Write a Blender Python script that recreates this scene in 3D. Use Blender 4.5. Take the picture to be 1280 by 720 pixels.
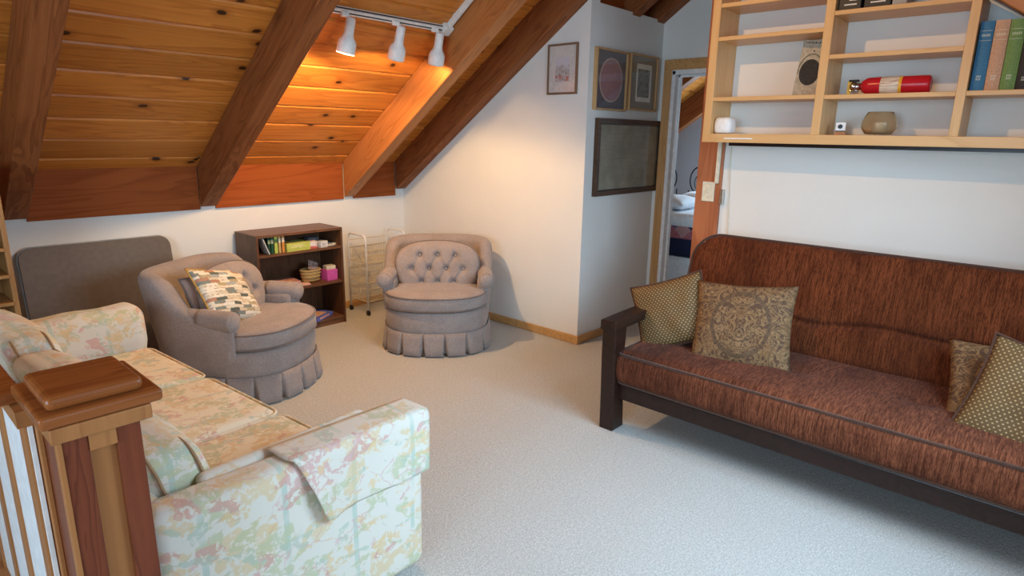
import bpy, bmesh, math, random
from mathutils import Vector, Matrix, Euler, noise
random.seed(7)
C = bpy.context.scene.collection
for o in list(bpy.data.objects): bpy.data.objects.remove(o)

# ------------------------------------------------------------------ camera
def set_camera():
    f, pit, roll, yaw = 775.4, math.radians(13.848), math.radians(.998), math.radians(42.067)
    F = Vector((math.cos(yaw)*math.cos(pit), math.sin(yaw)*math.cos(pit), -math.sin(pit)))
    R = F.cross(Vector((0, 0, 1))).normalized(); U = R.cross(F)
    c, s = math.cos(roll), math.sin(roll)
    R, U = c*R+s*U, -s*R+c*U
    cam = bpy.data.cameras.new('camera'); o = bpy.data.objects.new('camera', cam); C.objects.link(o)
    M = Matrix((R, U, -F)).transposed().to_4x4(); M.translation = (0, 0, 1.55)
    o.matrix_world = M
    cam.sensor_width = 36; cam.lens = 36*f/1280; cam.clip_start = .02
    bpy.context.scene.camera = o
set_camera()

# ------------------------------------------------------------------ world, light, exposure
sc = bpy.context.scene
vs = sc.view_settings
vs.view_transform = 'Standard'; vs.look = 'None'; vs.gamma = 1; vs.use_curve_mapping = False
vs.exposure = 0.0
w = bpy.data.worlds.new('world'); sc.world = w; w.use_nodes = True
w.node_tree.nodes['Background'].inputs[0].default_value = (.62, .82, 1, 1)
w.node_tree.nodes['Background'].inputs[1].default_value = .6
def area(name, loc, target, size, power, col, spread=180):
    l = bpy.data.lights.new(name, 'AREA'); l.shape = 'RECTANGLE'; l.size, l.size_y = size
    l.energy = power; l.color = col; l.spread = math.radians(spread)
    o = bpy.data.objects.new(name, l); C.objects.link(o); o.location = loc
    o.rotation_euler = (Vector(target)-Vector(loc)).to_track_quat('-Z', 'Y').to_euler()
    return o
COOL = (.54, .79, 1.0); WARM = (1.0, .62, .28)
area('daylight_left_window', (-2.3, .3, 1.75), (3.0, 1.6, .7), (2.2, 1.5), 122, COOL)
area('daylight_added_roof_window', (2.0, -.45, 1.68), (2.1, 2.0, 0), (1.5, .8), 42, COOL, 120)  # daylight from the right, let in at an added, unseen roof window
area('daylight_bedroom', (7.6, 2.5, 1.45), (4.7, 2.3, .6), (1.2, 1.1), 75, COOL)
area('landing_fill', (.3, -1.1, 1.2), (.7, 3.0, .3), (1.2, .8), 7, COOL)  # fill added to brighten the near sofa arm, no known source
SPOT = 34

# ------------------------------------------------------------------ node materials
class N:
    def __init__(s, name):
        s.m = bpy.data.materials.new(name); s.m.use_nodes = True
        s.t = s.m.node_tree; s.b = s.t.nodes['Principled BSDF']
        s.b.inputs['Specular IOR Level'].default_value = .3
    def put(s, sock, v):
        if isinstance(v, bpy.types.NodeSocket): s.t.links.new(v, sock)
        elif isinstance(v, (tuple, list)) and sock.type == 'RGBA' and len(v) == 3: sock.default_value = (*v, 1)
        else: sock.default_value = v
    def n(s, ty, ins={}, **kw):
        nd = s.t.nodes.new('ShaderNode'+ty)
        for k, v in kw.items(): setattr(nd, k, v)
        for k, v in ins.items(): s.put(nd.inputs[k], v)
        return nd
    def coord(s, scale=(1, 1, 1), rot=(0, 0, 0), loc=(0, 0, 0), vec=None):
        v = vec or s.n('TexCoord').outputs['Object']
        return s.n('Mapping', {0: v, 'Scale': scale, 'Rotation': rot, 'Location': loc}).outputs[0]
    def math(s, op, a, b=0., c=None, clamp=False):
        d = {0: a, 1: b}
        if c is not None: d[2] = c
        return s.n('Math', d, operation=op, use_clamp=clamp).outputs[0]
    def noise(s, vec, scale, detail=4, rough=.55, dist=0, col=False):
        nd = s.n('TexNoise', {'Vector': vec, 'Scale': scale, 'Detail': detail, 'Roughness': rough, 'Distortion': dist})
        return nd.outputs[1 if col else 0]
    def ramp(s, v, stops, interp='LINEAR'):
        nd = s.n('ValToRGB', {0: v}); cr = nd.color_ramp; cr.interpolation = interp
        while len(cr.elements) < len(stops): cr.elements.new(.5)
        for e, (p, c) in zip(cr.elements, stops):
            e.position = p; e.color = (*c, 1) if not isinstance(c, (int, float)) else (c, c, c, 1)
        return nd.outputs[0]
    def mix(s, f, a, b, mode='MIX'):
        nd = s.n('Mix', {0: f}, data_type='RGBA', blend_type=mode)
        s.put(nd.inputs[6], a); s.put(nd.inputs[7], b); return nd.outputs[2]
    def maprange(s, v, a, b, c=0., d=1.):
        return s.n('MapRange', {0: v, 1: a, 2: b, 3: c, 4: d}, interpolation_type='SMOOTHSTEP').outputs[0]
    def sep(s, v): return s.n('SeparateXYZ', {0: v}).outputs
    def comb(s, x, y, z): return s.n('CombineXYZ', {0: x, 1: y, 2: z}).outputs[0]
    def bump(s, h, strength=.3, dist=.005):
        s.put(s.b.inputs['Normal'], s.n('Bump', {'Height': h, 'Strength': strength, 'Distance': dist}).outputs[0])
    def done(s, col, rough=.6, **kw):
        s.put(s.b.inputs['Base Color'], col); s.put(s.b.inputs['Roughness'], rough)
        for k, v in kw.items(): s.put(s.b.inputs[k], v)
        return s.m

def plain(name, col, rough=.5, **kw): 
    m = N(name); v = m.noise(m.coord(), 30, 3)
    c = m.mix(m.maprange(v, .3, .7), tuple(x*.92 for x in col), tuple(min(1, x*1.06) for x in col))
    return m.done(c, rough, **kw)

def wood(name, dark, light, axis=0, grain=1., ring=1., knots=.0, rough=.42, plank=None, plank_axis=1, var=.25, knot_col=None, spec=.3):
    """wood with grain along the local axis"""
    m = N(name); v = m.n('TexCoord').outputs['Object']
    x, y, z = m.sep(v)[:3]; xyz = [x, y, z]
    off = None
    if plank:
        idx = m.math('FLOOR', m.math('DIVIDE', xyz[plank_axis], plank))
        wn = m.n('TexWhiteNoise', {'W': idx}, noise_dimensions='1D')
        off = wn.outputs['Value']
        v = m.n('VectorMath', {0: v, 1: m.n('VectorMath', {0: wn.outputs['Color'], 3: 7.0}, operation='SCALE').outputs[0]}, operation='ADD').outputs[0]
    st = [6., 6., 6.]; st[axis] = .55
    sv = m.coord(tuple(st), vec=v)
    big = m.noise(sv, 1.1*ring, 3, .5, .9)
    rings = m.math('FRACT', m.math('MULTIPLY', big, 9.0))
    rings = m.ramp(rings, [(0, 0.), (.55, .35), (.9, 1.), (1., .1)])
    st2 = [90.*grain]*3; st2[axis] = 3.
    fine = m.noise(m.coord(tuple(st2), vec=v), 1., 3, .6)
    f = m.math('ADD', m.math('MULTIPLY', rings, .5), m.math('MULTIPLY', fine, .5))
    col = m.mix(f, light, dark)
    if off is not None:
        col = m.mix(1., col, m.ramp(off, [(0, 1-var), (1, 1+var*.35)]), 'MULTIPLY')
    if knots:
        ks = [5.2, 5.2, 5.2]; ks[axis] = 2.1
        if plank: ks = [4.2, 6.2, 0.]
        kv = m.coord(tuple(ks), vec=m.n('VectorMath', {0: v, 1: m.n('VectorMath', {0: m.noise(v, 9, 2, col=True), 3: .03}, operation='SCALE').outputs[0]}, operation='ADD').outputs[0])
        vo = m.n('TexVoronoi', {'Vector': kv, 'Scale': 1.0, 'Randomness': 1.}, feature='F1', voronoi_dimensions='2D' if plank else '3D')
        pick = m.math('GREATER_THAN', m.sep(vo.outputs['Color'])[0], 1-knots)
        d = vo.outputs['Distance']
        halo = m.math('MULTIPLY', m.maprange(d, .32, .06), m.math('MULTIPLY', pick, .55))
        core = m.math('MULTIPLY', m.maprange(d, .125, .07), pick)
        kc = knot_col or tuple(c*.10 for c in dark)
        col = m.mix(halo, col, tuple(c*.55 for c in dark)); col = m.mix(core, col, kc)
    m.bump(f, .12, .002)
    return m.done(col, rough, **{'Specular IOR Level': spec})

def wall_mat(name, col):
    m = N(name); v = m.coord()
    a = m.noise(v, 3, 4); c = m.mix(m.maprange(a, .3, .7), tuple(x*.97 for x in col), col)
    m.bump(m.noise(v, 90, 3), .08, .003)
    return m.done(c, .75)

def carpet():
    m = N('carpet_pile'); v = m.coord()
    a = m.noise(v, 170, 3, .75); b = m.noise(v, 5, 4); c2 = m.noise(v, 70, 3, .7)
    c = m.mix(m.maprange(a, .3, .7), (.40, .385, .36), (.76, .75, .73))
    c = m.mix(m.maprange(c2, .42, .62, 0, .35), c, (.40, .375, .34))
    c = m.mix(m.maprange(b, .35, .65, 0, .18), c, (.53, .505, .465))
    m.bump(m.math('ADD', a, m.math('MULTIPLY', c2, 1.2)), .55, .008)
    return m.done(c, .95, **{'Specular IOR Level': .05})

def tweed(name, a, b, bump=.3):
    m = N(name); v = m.coord()
    h1 = m.noise(m.coord((1, 1, 6)), 170, 2); h2 = m.noise(m.coord((6, 6, 1)), 90, 2)
    f = m.math('ADD', m.math('MULTIPLY', h1, .5), m.math('MULTIPLY', h2, .5))
    c = m.mix(m.maprange(f, .4, .6), a, b)
    c = m.mix(m.maprange(m.noise(v, 9, 4), .35, .7, 0, .3), c, tuple(x*.75 for x in a))
    m.bump(f, bump, .002)
    return m.done(c, .9, **{'Sheen Weight': .25, 'Specular IOR Level': .1})

def floral(name, ground, stripe_axis=0, warm=0.):
    m = N(name); v0 = m.n('TexCoord').outputs['Object']
    sx = m.sep(v0)[stripe_axis]
    v = m.n('VectorMath', {0: v0, 1: m.n('VectorMath', {0: m.noise(v0, 22, 3, col=True), 3: .035}, operation='SCALE').outputs[0]}, operation='ADD').outputs[0]
    leaf = m.noise(v, 40, 4, .65)
    col = ground
    # pale green stripes
    st = m.math('ABSOLUTE', m.math('SUBTRACT', m.math('FRACT', m.math('DIVIDE', sx, .23)), .5))
    st = m.math('MULTIPLY', m.maprange(st, .045, .03), m.maprange(m.noise(v0, 7, 2), .35, .55))
    col = m.mix(m.math('MULTIPLY', st, .8), col, (.46, .56, .48))
    def motif(off, scale, lo, colr, amt, lf=.42):
        nonlocal col
        b = m.noise(m.coord((1, 1, 1.5), loc=off, vec=v), scale, 2, .5, .6)
        k = m.math('MULTIPLY', m.maprange(b, lo, lo+.03), m.maprange(leaf, lf, lf+.12))
        col = m.mix(m.math('MULTIPLY', k, amt), col, colr)
    motif((3, 1, 5), 6, .525, (.70, .53, .30), .74, .39)
    motif((9, 4, 2), 6.5, .545, (.52, .54, .34), .78, .41)
    motif((1, 7, 8), 7.5, .59, (.64, .34, .31), .70, .41)
    motif((5, 2, 9), 9, .585, (.74, .53, .28), .70, .41)
    motif((2, 9, 1), 10, .605, (.46, .54, .44), .70, .38)
    # fine stems
    vs_ = m.n('TexVoronoi', {'Vector': v, 'Scale': 11.}, feature='DISTANCE_TO_EDGE').outputs[0]
    stem = m.math('MULTIPLY', m.maprange(vs_, .022, .010), m.maprange(m.noise(v0, 8, 2), .5, .58))
    col = m.mix(m.math('MULTIPLY', stem, .55), col, (.66, .40, .36))
    if warm: col = m.mix(warm, col, m.mix(m.maprange(leaf, .45, .6), (.86, .64, .38), (.80, .50, .24)))
    m.bump(m.noise(v0, 260, 2), .12, .002)
    return m.done(col, .85, **{'Sheen Weight': .15, 'Specular IOR Level': .15})

def chenille(name, dark, light, patch=None):
    m = N(name); v = m.n('TexCoord').outputs['Object']
    x, y, z = m.sep(v)[:3]
    s = m.noise(m.coord((22, 150, 10)), 1., 3, .7)
    t = m.noise(m.coord((30, 330, 60)), 1., 2, .6)
    big = m.noise(m.coord((2, 5, 1.2)), 1., 3, .6)
    f = m.math('ADD', m.math('MULTIPLY', s, .6), m.math('MULTIPLY', t, .4))
    c = m.mix(m.maprange(f, .36, .66), dark, light)
    c = m.mix(m.maprange(big, .35, .7, 0, .5), c, tuple(q*.62 for q in dark))
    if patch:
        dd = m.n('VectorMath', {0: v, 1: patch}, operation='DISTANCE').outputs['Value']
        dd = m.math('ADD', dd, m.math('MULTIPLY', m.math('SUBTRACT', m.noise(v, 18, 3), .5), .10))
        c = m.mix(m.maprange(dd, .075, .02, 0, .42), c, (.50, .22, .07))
    m.bump(f, .4, .003)
    return m.done(c, .9, **{'Sheen Weight': .04, 'Specular IOR Level': .08})

def damask(name):
    m = N(name); v = m.n('TexCoord').outputs['Object']
    x, y, z = m.sep(v)[:3]
    ax = m.math('ABSOLUTE', x)
    p = m.comb(ax, y, 0.)
    warp = m.n('VectorMath', {0: p, 1: m.n('VectorMath', {0: m.noise(p, 16, 2, col=True), 3: .10}, operation='SCALE').outputs[0]}, operation='ADD').outputs[0]
    n1 = m.noise(p, 9.5, 1, .5, 1.6)
    ln = m.math('ABSOLUTE', m.math('SUBTRACT', m.math('FRACT', m.math('MULTIPLY', n1, 8.)), .5))
    a = m.maprange(ln, .16, .30)
    n2 = m.noise(m.coord(loc=(4, 2, 0), vec=p), 24, 2, .5, .8)
    b = m.maprange(m.math('ABSOLUTE', m.math('SUBTRACT', m.math('FRACT', m.math('MULTIPLY', n2, 5.)), .5)), .30, .42)
    fine = m.noise(v, 140, 2)
    c = m.mix(m.math('MULTIPLY', a, .8), (.082, .042, .022), (.20, .108, .044))
    c = m.mix(m.math('MULTIPLY', b, .6), c, (.29, .175, .080))
    c = m.mix(m.maprange(fine, .4, .7, 0, .35), c, (.13, .07, .045))
    # oval medallion line
    r = m.math('SQRT', m.math('ADD', m.math('POWER', m.math('DIVIDE', x, .135), 2.), m.math('POWER', m.math('DIVIDE', m.math('SUBTRACT', y, .0), .16), 2.)))
    ring = m.maprange(m.math('ABSOLUTE', m.math('SUBTRACT', r, m.math('ADD', .93, m.math('MULTIPLY', m.noise(p, 14, 2), .14)))), .085, .05)
    c = m.mix(m.math('MULTIPLY', ring, .7), c, (.075, .045, .026))
    m.bump(m.math('ADD', a, fine), .2, .002)
    return m.done(c, .8)

def dotted(name):
    m = N(name); v = m.n('TexCoord').outputs['Object']
    x, y, z = m.sep(v)[:3]
    px = .0195; u = m.math('DIVIDE', x, px); q = m.math('DIVIDE', y, px*.62)
    row = m.math('MODULO', m.math('FLOOR', q), 2.)
    u = m.math('ADD', u, m.math('MULTIPLY', m.math('ABSOLUTE', row), .5))
    du = m.math('SUBTRACT', m.math('FRACT', u), .5); dq = m.math('SUBTRACT', m.math('FRACT', q), .5)
    d = m.math('SQRT', m.math('ADD', m.math('POWER', m.math('MULTIPLY', du, 1.), 2.), m.math('POWER', m.math('MULTIPLY', dq, .8), 2.)))
    dot = m.maprange(d, .22, .12); halo = m.maprange(m.math('ABSOLUTE', m.math('SUBTRACT', d, .40)), .09, .03)
    c = m.mix(m.noise(v, 120, 2), (.105, .056, .020), (.165, .095, .035))
    c = m.mix(m.math('MULTIPLY', halo, .55), c, (.07, .035, .015))
    c = m.mix(m.math('MULTIPLY', dot, .85), c, (.46, .32, .15))
    m.bump(dot, .2, .002)
    return m.done(c, .7)

def patchwork(name):
    m = N(name); v = m.coord(rot=(0, 0, .05))
    x, y, z = m.sep(v)[:3]
    row = m.math('FLOOR', m.math('DIVIDE', y, .019))
    r1 = m.n('TexWhiteNoise', {'W': row}, noise_dimensions='1D').outputs['Value']
    cellx = m.math('FLOOR', m.math('ADD', m.math('DIVIDE', x, .07), m.math('MULTIPLY', r1, 5.)))
    rn = m.n('TexWhiteNoise', {'Vector': m.comb(cellx, row, 0.)}, noise_dimensions='3D').outputs['Value']
    base = m.ramp(rn, [(0, (.62, .55, .42)), (.16, (.20, .24, .22)), (.26, (.72, .66, .54)), (.45, (.36, .40, .40)), (.55, (.78, .73, .62)),
                       (.72, (.42, .36, .22)), (.80, (.70, .62, .48)), (.90, (.10, .13, .11)), (.96, (.46, .24, .16))], 'CONSTANT')
    dash = m.noise(m.coord((70, 20, 1)), 1., 3)
    line = m.math('ABSOLUTE', m.math('SUBTRACT', m.math('FRACT', m.math('DIVIDE', y, .019)), .5))
    k = m.math('MULTIPLY', m.maprange(line, .33, .43), m.maprange(dash, .5, .56))
    c = m.mix(k, base, (.36, .16, .10))
    m.bump(m.noise(v, 160, 2), .2, .002)
    return m.done(c, .85)

def quilt_mat():
    m = N('quilt_patchwork'); v = m.n('TexCoord').outputs['Object']; x, y, z = m.sep(v)[:3]
    a = m.math('DIVIDE', m.math('ADD', y, z), .17); b = m.math('DIVIDE', m.math('SUBTRACT', y, z), .17)
    w1 = m.n('TexWhiteNoise', {'Vector': m.comb(m.math('FLOOR', a), m.math('FLOOR', b), 0.)}, noise_dimensions='3D').outputs['Value']
    c = m.ramp(w1, [(0, (.02, .03, .09)), (.35, (.38, .10, .12)), (.6, (.10, .08, .20)), (.8, (.45, .24, .24))], 'CONSTANT')
    fl = m.maprange(m.noise(v, 60, 2), .5, .58); c = m.mix(m.math('MULTIPLY', fl, .35), c, (.45, .35, .38))
    c = m.mix(m.maprange(z, .60, .585), c, (.012, .018, .055))
    return m.done(c, .85)

def art(name, cols, scale=14, seed=0, paper=None):
    m = N(name); v = m.coord(loc=(seed, seed*2, 0))
    a = m.noise(v, scale, 4, .7); b = m.noise(v, scale*2.3, 3, .7, .5)
    f = m.math('ADD', m.math('MULTIPLY', a, .6), m.math('MULTIPLY', b, .4))
    n_ = len(cols); c = m.ramp(f, [(.32+.36*i/(n_-1), cols[i]) for i in range(n_)])
    return m.done(c, .6)

M = {}
M['wall'] = wall_mat('wall_paint', (.80, .78, .74))
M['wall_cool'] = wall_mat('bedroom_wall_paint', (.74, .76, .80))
M['carpet'] = carpet()
M['planks'] = wood('ceiling_pine', (.42, .115, .017), (.72, .268, .048), axis=0, ring=.9, knots=.24, plank=.21, plank_axis=1, var=.26, rough=.38, knot_col=(.045, .013, .004))
M['rafter'] = wood('rafter_fir', (.14, .036, .011), (.36, .125, .040), axis=1, ring=1.3, knots=.07, rough=.5, spec=.15)
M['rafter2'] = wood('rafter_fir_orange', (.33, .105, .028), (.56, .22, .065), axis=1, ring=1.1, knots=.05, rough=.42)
M['fascia'] = wood('red_cedar_board', (.24, .052, .012), (.40, .105, .026), axis=0, ring=.7, knots=.08, rough=.6, spec=.08)
M['pine_trim'] = wood('honey_pine_trim', (.42, .21, .07), (.66, .38, .15), axis=0, ring=.8, rough=.4)
M['pine_trim_v'] = wood('honey_pine_trim_upright', (.42, .21, .07), (.64, .37, .16), axis=2, ring=.8, rough=.4)
M['shelf_x'] = wood('shelf_maple', (.60, .33, .125), (.76, .47, .215), axis=1, ring=.6, rough=.38)
M['shelf_z'] = wood('shelf_maple_upright', (.60, .33, .125), (.76, .47, .215), axis=2, ring=.6, rough=.38)
M['rack'] = wood('rack_pine', (.27, .12, .036), (.44, .22, .075), axis=2, ring=.7, knots=.05)
M['post'] = wood('reddish_fir_post', (.28, .085, .035), (.46, .17, .075), axis=2, ring=.8, knots=.05)
M['newel_red'] = wood('newel_red_board', (.09, .018, .008), (.22, .055, .022), axis=2, ring=1.4, rough=.35)
M['newel_cap'] = wood('newel_cap_stain', (.17, .042, .010), (.33, .105, .028), axis=0, ring=.8, rough=.22)
M['newel_pine'] = wood('newel_pine', (.27, .100, .030), (.43, .180, .060), axis=2, ring=.6, knots=.10, rough=.38)
M['walnut'] = wood('walnut_laminate', (.075, .030, .014), (.155, .068, .032), axis=2, ring=.7, rough=.4)
M['walnut_x'] = wood('walnut_laminate_flat', (.10, .042, .020), (.20, .092, .045), axis=0, ring=.7, rough=.4)
M['espresso'] = wood('espresso_wood', (.014, .006, .004), (.036, .015, .010), axis=0, ring=.6, rough=.3)
M['tweed'] = tweed('taupe_tweed', (.265, .212, .190), (.43, .36, .335))
M['tweed_dark'] = tweed('taupe_welt', (.16, .115, .095), (.24, .18, .155))
M['floral'] = floral('floral_chintz', (.72, .675, .59), 0)
M['floral_y'] = floral('floral_chintz_seat', (.82, .73, .57), 1, .10)
M['welt'] = plain('brown_welt', (.40, .25, .14), .8)
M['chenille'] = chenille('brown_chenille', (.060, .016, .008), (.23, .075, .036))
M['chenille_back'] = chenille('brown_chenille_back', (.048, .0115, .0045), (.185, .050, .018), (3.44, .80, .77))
M['piping'] = tweed('brown_piping', (.05, .02, .012), (.10, .045, .028))
M['damask'] = damask('damask_bronze'); M['dotted'] = dotted('dotted_bronze')
M['patch'] = patchwork('patchwork_cotton'); M['mauve'] = tweed('mauve_cotton', (.34, .22, .18), (.42, .29, .24), .1)
M['gold'] = plain('gold_cord', (.48, .28, .07), .6)
M['white_metal'] = plain('white_enamel', (.80, .78, .74), .35)
M['white_plastic'] = plain('white_plastic', (.85, .85, .84), .4)
M['ivory'] = plain('ivory_plastic', (.72, .66, .52), .4)
M['black'] = plain('black_plastic', (.012, .012, .014), .4)
M['black_metal'] = plain('dark_iron', (.02, .02, .024), .45)
M['groove'] = plain('track_slot', (.06, .055, .05), .6)
M['wire'] = plain('cream_wire', (.66, .58, .42), .4)
M['table_brown'] = plain('brown_vinyl', (.150, .112, .086), .5)
M['steel_blue'] = plain('grey_blue_edge', (.28, .32, .37), .35)
M['white_paint'] = plain('white_gloss_paint', (.78, .79, .80), .4)
M['linen'] = plain('white_linen', (.80, .82, .86), .85)
M['chrome'] = plain('nickel', (.55, .53, .50), .25, Metallic=1.)
M['red_enamel'] = plain('red_enamel', (.50, .012, .022), .25)
M['brass'] = plain('yellow_tag', (.62, .42, .06), .4)
M['paper'] = plain('label_paper', (.74, .70, .60), .6)

# ------------------------------------------------------------------ mesh helpers
def obj(name, bm, mat, parent=None, smooth=False, bevel=0, loc=None, rot=None, kind=None, seg=2):
    bmesh.ops.recalc_face_normals(bm, faces=bm.faces)
    me = bpy.data.meshes.new(name); bm.to_mesh(me); bm.free()
    mats = mat if isinstance(mat, (list, tuple)) else [mat]
    for m_ in mats: me.materials.append(M[m_] if isinstance(m_, str) else m_)
    o = bpy.data.objects.new(name, me); C.objects.link(o)
    if smooth:
        for p in me.polygons: p.use_smooth = True
        if smooth == 'auto':
            for e in me.edges: pass
    if parent: o.parent = parent
    if loc: o.location = loc
    if rot: o.rotation_euler = rot
    if bevel:
        b = o.modifiers.new('bevel', 'BEVEL'); b.width = bevel; b.segments = seg; b.limit_method = 'ANGLE'; b.angle_limit = math.radians(40)
        b.harden_normals = False
    if kind: o['kind'] = kind
    return o
def tag(o, label, cat, group=None):
    o['label'] = label; o['category'] = cat
    if group: o['group'] = group
    return o
def thing(name, label, cat, loc=(0, 0, 0), rot=(0, 0, 0), group=None):
    o = bpy.data.objects.new(name, None); C.objects.link(o); o.location = loc; o.rotation_euler = rot
    o.empty_display_size = .05
    return tag(o, label, cat, group)
def B(): return bmesh.new()
def box(bm, x0, x1, y0, y1, z0, z1, mi=0, mat=None):
    T = Matrix.Translation(((x0+x1)/2, (y0+y1)/2, (z0+z1)/2)) @ Matrix.Diagonal((abs(x1-x0), abs(y1-y0), abs(z1-z0), 1))
    if mat: T = mat @ T
    r = bmesh.ops.create_cube(bm, size=1, matrix=T)
    for v in r['verts']:
        for f in v.link_faces: f.material_index = mi
    return bm
def bx(*a, **k): return box(B(), *a, **k)
def rbox(bm, c, s, r, n=12, fn=None, mat=None):
    """soft rounded box; fn(p local, unit coords) may move points"""
    h = Vector(s)/2; r = min(r, *(h*.999)); c = Vector(c)
    vs_ = {}
    def key(p): return (round(p[0], 5), round(p[1], 5), round(p[2], 5))
    # parameter lines biased to the rounded ends
    def lines(hh):
        k = max(2, n//3); out = []
        for i in range(k): 
            a = math.pi/4*(1-i/k); out.append(-hh + r*(1-math.tan(a)) if hh > r else -hh)
        m_ = n
        for i in range(m_+1): out.append(-hh+r + (2*hh-2*r)*i/m_)
        for i in range(k-1, -1, -1):
            a = math.pi/4*(1-i/k); out.append(hh - r*(1-math.tan(a)))
        res = []
        for q in out:
            if not res or q-res[-1] > 1e-6: res.append(q)
        return res
    L = [lines(h[i]) for i in range(3)]
    def vert(p):
        k = key(p)
        if k in vs_: return vs_[k]
        q = Vector([max(-h[i]+r, min(h[i]-r, p[i])) for i in range(3)])
        d = Vector(p)-q
        # cube-surface to sphere
        P = q + d.normalized()*r if d.length > 1e-9 else Vector(p)
        u = Vector([P[i]/h[i] for i in range(3)])
        if fn: P = Vector(fn(P, u))
        P = P + c
        if mat: P = mat @ P
        vs_[k] = bm.verts.new(P); return vs_[k]
    for ax in range(3):
        a, b = [(1, 2), (2, 0), (0, 1)][ax]
        for sgn in (-1, 1):
            for i in range(len(L[a])-1):
                for j in range(len(L[b])-1):
                    def P(ii, jj):
                        p = [0, 0, 0]; p[ax] = sgn*h[ax]; p[a] = L[a][ii]; p[b] = L[b][jj]; return vert(p)
                    f = [P(i, j), P(i+1, j), P(i+1, j+1), P(i, j+1)]
                    if sgn < 0: f.reverse()
                    if len(set(f)) == 4:
                        try: bm.faces.new(f)
                        except ValueError: pass
    return bm
def tube(bm, pts, r, seg=8, closed=False, cap=True):
    pts = [Vector(p) for p in pts]; n = len(pts); rings = []
    rr = r if isinstance(r, (list, tuple)) else [r]*n
    up = None
    for i, p in enumerate(pts):
        if closed: t = pts[(i+1) % n]-pts[i-1]
        else: t = pts[min(i+1, n-1)]-pts[max(i-1, 0)]
        t.normalize()
        if up is None:
            up = t.orthogonal().normalized()
        else:
            up = (up - t*up.dot(t))
            up = up.normalized() if up.length > 1e-6 else t.orthogonal().normalized()
        s = t.cross(up)
        rings.append([bm.verts.new(p+rr[i]*(math.cos(2*math.pi*k/seg)*up+math.sin(2*math.pi*k/seg)*s)) for k in range(seg)])
    for i in range(n if closed else n-1):
        a, b = rings[i], rings[(i+1) % n]
        sh = 0
        if closed and i == n-1:
            sh = min(range(seg), key=lambda q: sum((a[k].co-b[(k+q) % seg].co).length for k in range(seg)))
        for k in range(seg): bm.faces.new((a[k], a[(k+1) % seg], b[(k+1+sh) % seg], b[(k+sh) % seg]))
    if cap and not closed:
        bm.faces.new(rings[0][::-1]); bm.faces.new(rings[-1])
    return bm
def lathe(bm, prof, seg=24, mat=None):
    rings = []
    for r, z in prof:
        if r < 1e-6: rings.append([bm.verts.new((mat @ Vector((0, 0, z))) if mat else (0, 0, z))])
        else:
            ring = []
            for k in range(seg):
                p = Vector((r*math.cos(2*math.pi*k/seg), r*math.sin(2*math.pi*k/seg), z))
                ring.append(bm.verts.new(mat @ p if mat else p))
            rings.append(ring)
    for a, b in zip(rings, rings[1:]):
        for k in range(seg):
            k2 = (k+1) % seg
            if len(a) == 1 and len(b) == 1: continue
            if len(a) == 1: bm.faces.new((a[0], b[k], b[k2]))
            elif len(b) == 1: bm.faces.new((a[k], a[k2], b[0]))
            else: bm.faces.new((a[k], a[k2], b[k2], b[k]))
    return bm
def prism(bm, outline, axis, a, b, mi=0):
    """outline of 2D points in the two other axes (cyclic order), extruded on axis a..b"""
    def P(p, t):
        q = [p[0], p[1]]; q.insert(axis, t); return bm.verts.new(q)
    A = [P(p, a) for p in outline]; Bv = [P(p, b) for p in outline]; n = len(A)
    fs = [bm.faces.new(A), bm.faces.new(Bv[::-1])]
    for i in range(n): fs.append(bm.faces.new((A[i], Bv[i], Bv[(i+1) % n], A[(i+1) % n])))
    for f in fs: f.material_index = mi
    return bm
def rrect(w, h, r, n=6, cx=0, cy=0):
    out = []
    for (sx, sy, a0) in ((1, 1, 0), (-1, 1, 90), (-1, -1, 180), (1, -1, 270)):
        for i in range(n+1):
            a = math.radians(a0+90*i/n)
            out.append((cx+sx*(w/2-r)+r*math.cos(a), cy+sy*(h/2-r)+r*math.sin(a)))
    return out
def pillow(w, h, t, n=26, ear=.03, wob=0.0, sd=0):
    """square scatter cushion in local XY, thickness on Z"""
    bm = B(); rows = {}
    for side in (1, -1):
        for i in range(n+1):
            for j in range(n+1):
                u, v = 2*i/n-1, 2*j/n-1
                edge = i in (0, n) or j in (0, n)
                if edge and side == -1: rows[(side, i, j)] = rows[(1, i, j)]; continue
                f = (max(0, 1-u*u)*max(0, 1-v*v))**.45
                px = u*w/2*(1-ear*2*(1-v*v)); py = v*h/2*(1-ear*2*(1-u*u))
                z = side*t/2*f
                nz = noise.noise(Vector((u*2.1+sd, v*2.1, side)))*wob
                rows[(side, i, j)] = bm.verts.new((px, py, z+nz*f))
    for side in (1, -1):
        for i in range(n):
            for j in range(n):
                f = [rows[(side, i, j)], rows[(side, i+1, j)], rows[(side, i+1, j+1)], rows[(side, i, j+1)]]
                bm.faces.new(f if side == 1 else f[::-1])
    return bm
def pillow_rim(w, h, n=14, ear=.03, out=1.0):
    pts = []
    def P(u, v): return Vector((u*w/2*(1-ear*2*(1-v*v))*out, v*h/2*(1-ear*2*(1-u*u))*out, 0))
    for i in range(n): pts.append(P(-1+2*i/n, -1))
    for i in range(n): pts.append(P(1, -1+2*i/n))
    for i in range(n): pts.append(P(1-2*i/n, 1))
    for i in range(n): pts.append(P(-1, 1-2*i/n))
    return pts
def frame_xyz(right, up):
    r = Vector(right).normalized(); u = Vector(up); u = (u-r*u.dot(r)).normalized(); n_ = r.cross(u)
    return Matrix((r, u, n_)).transposed().to_euler()

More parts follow.
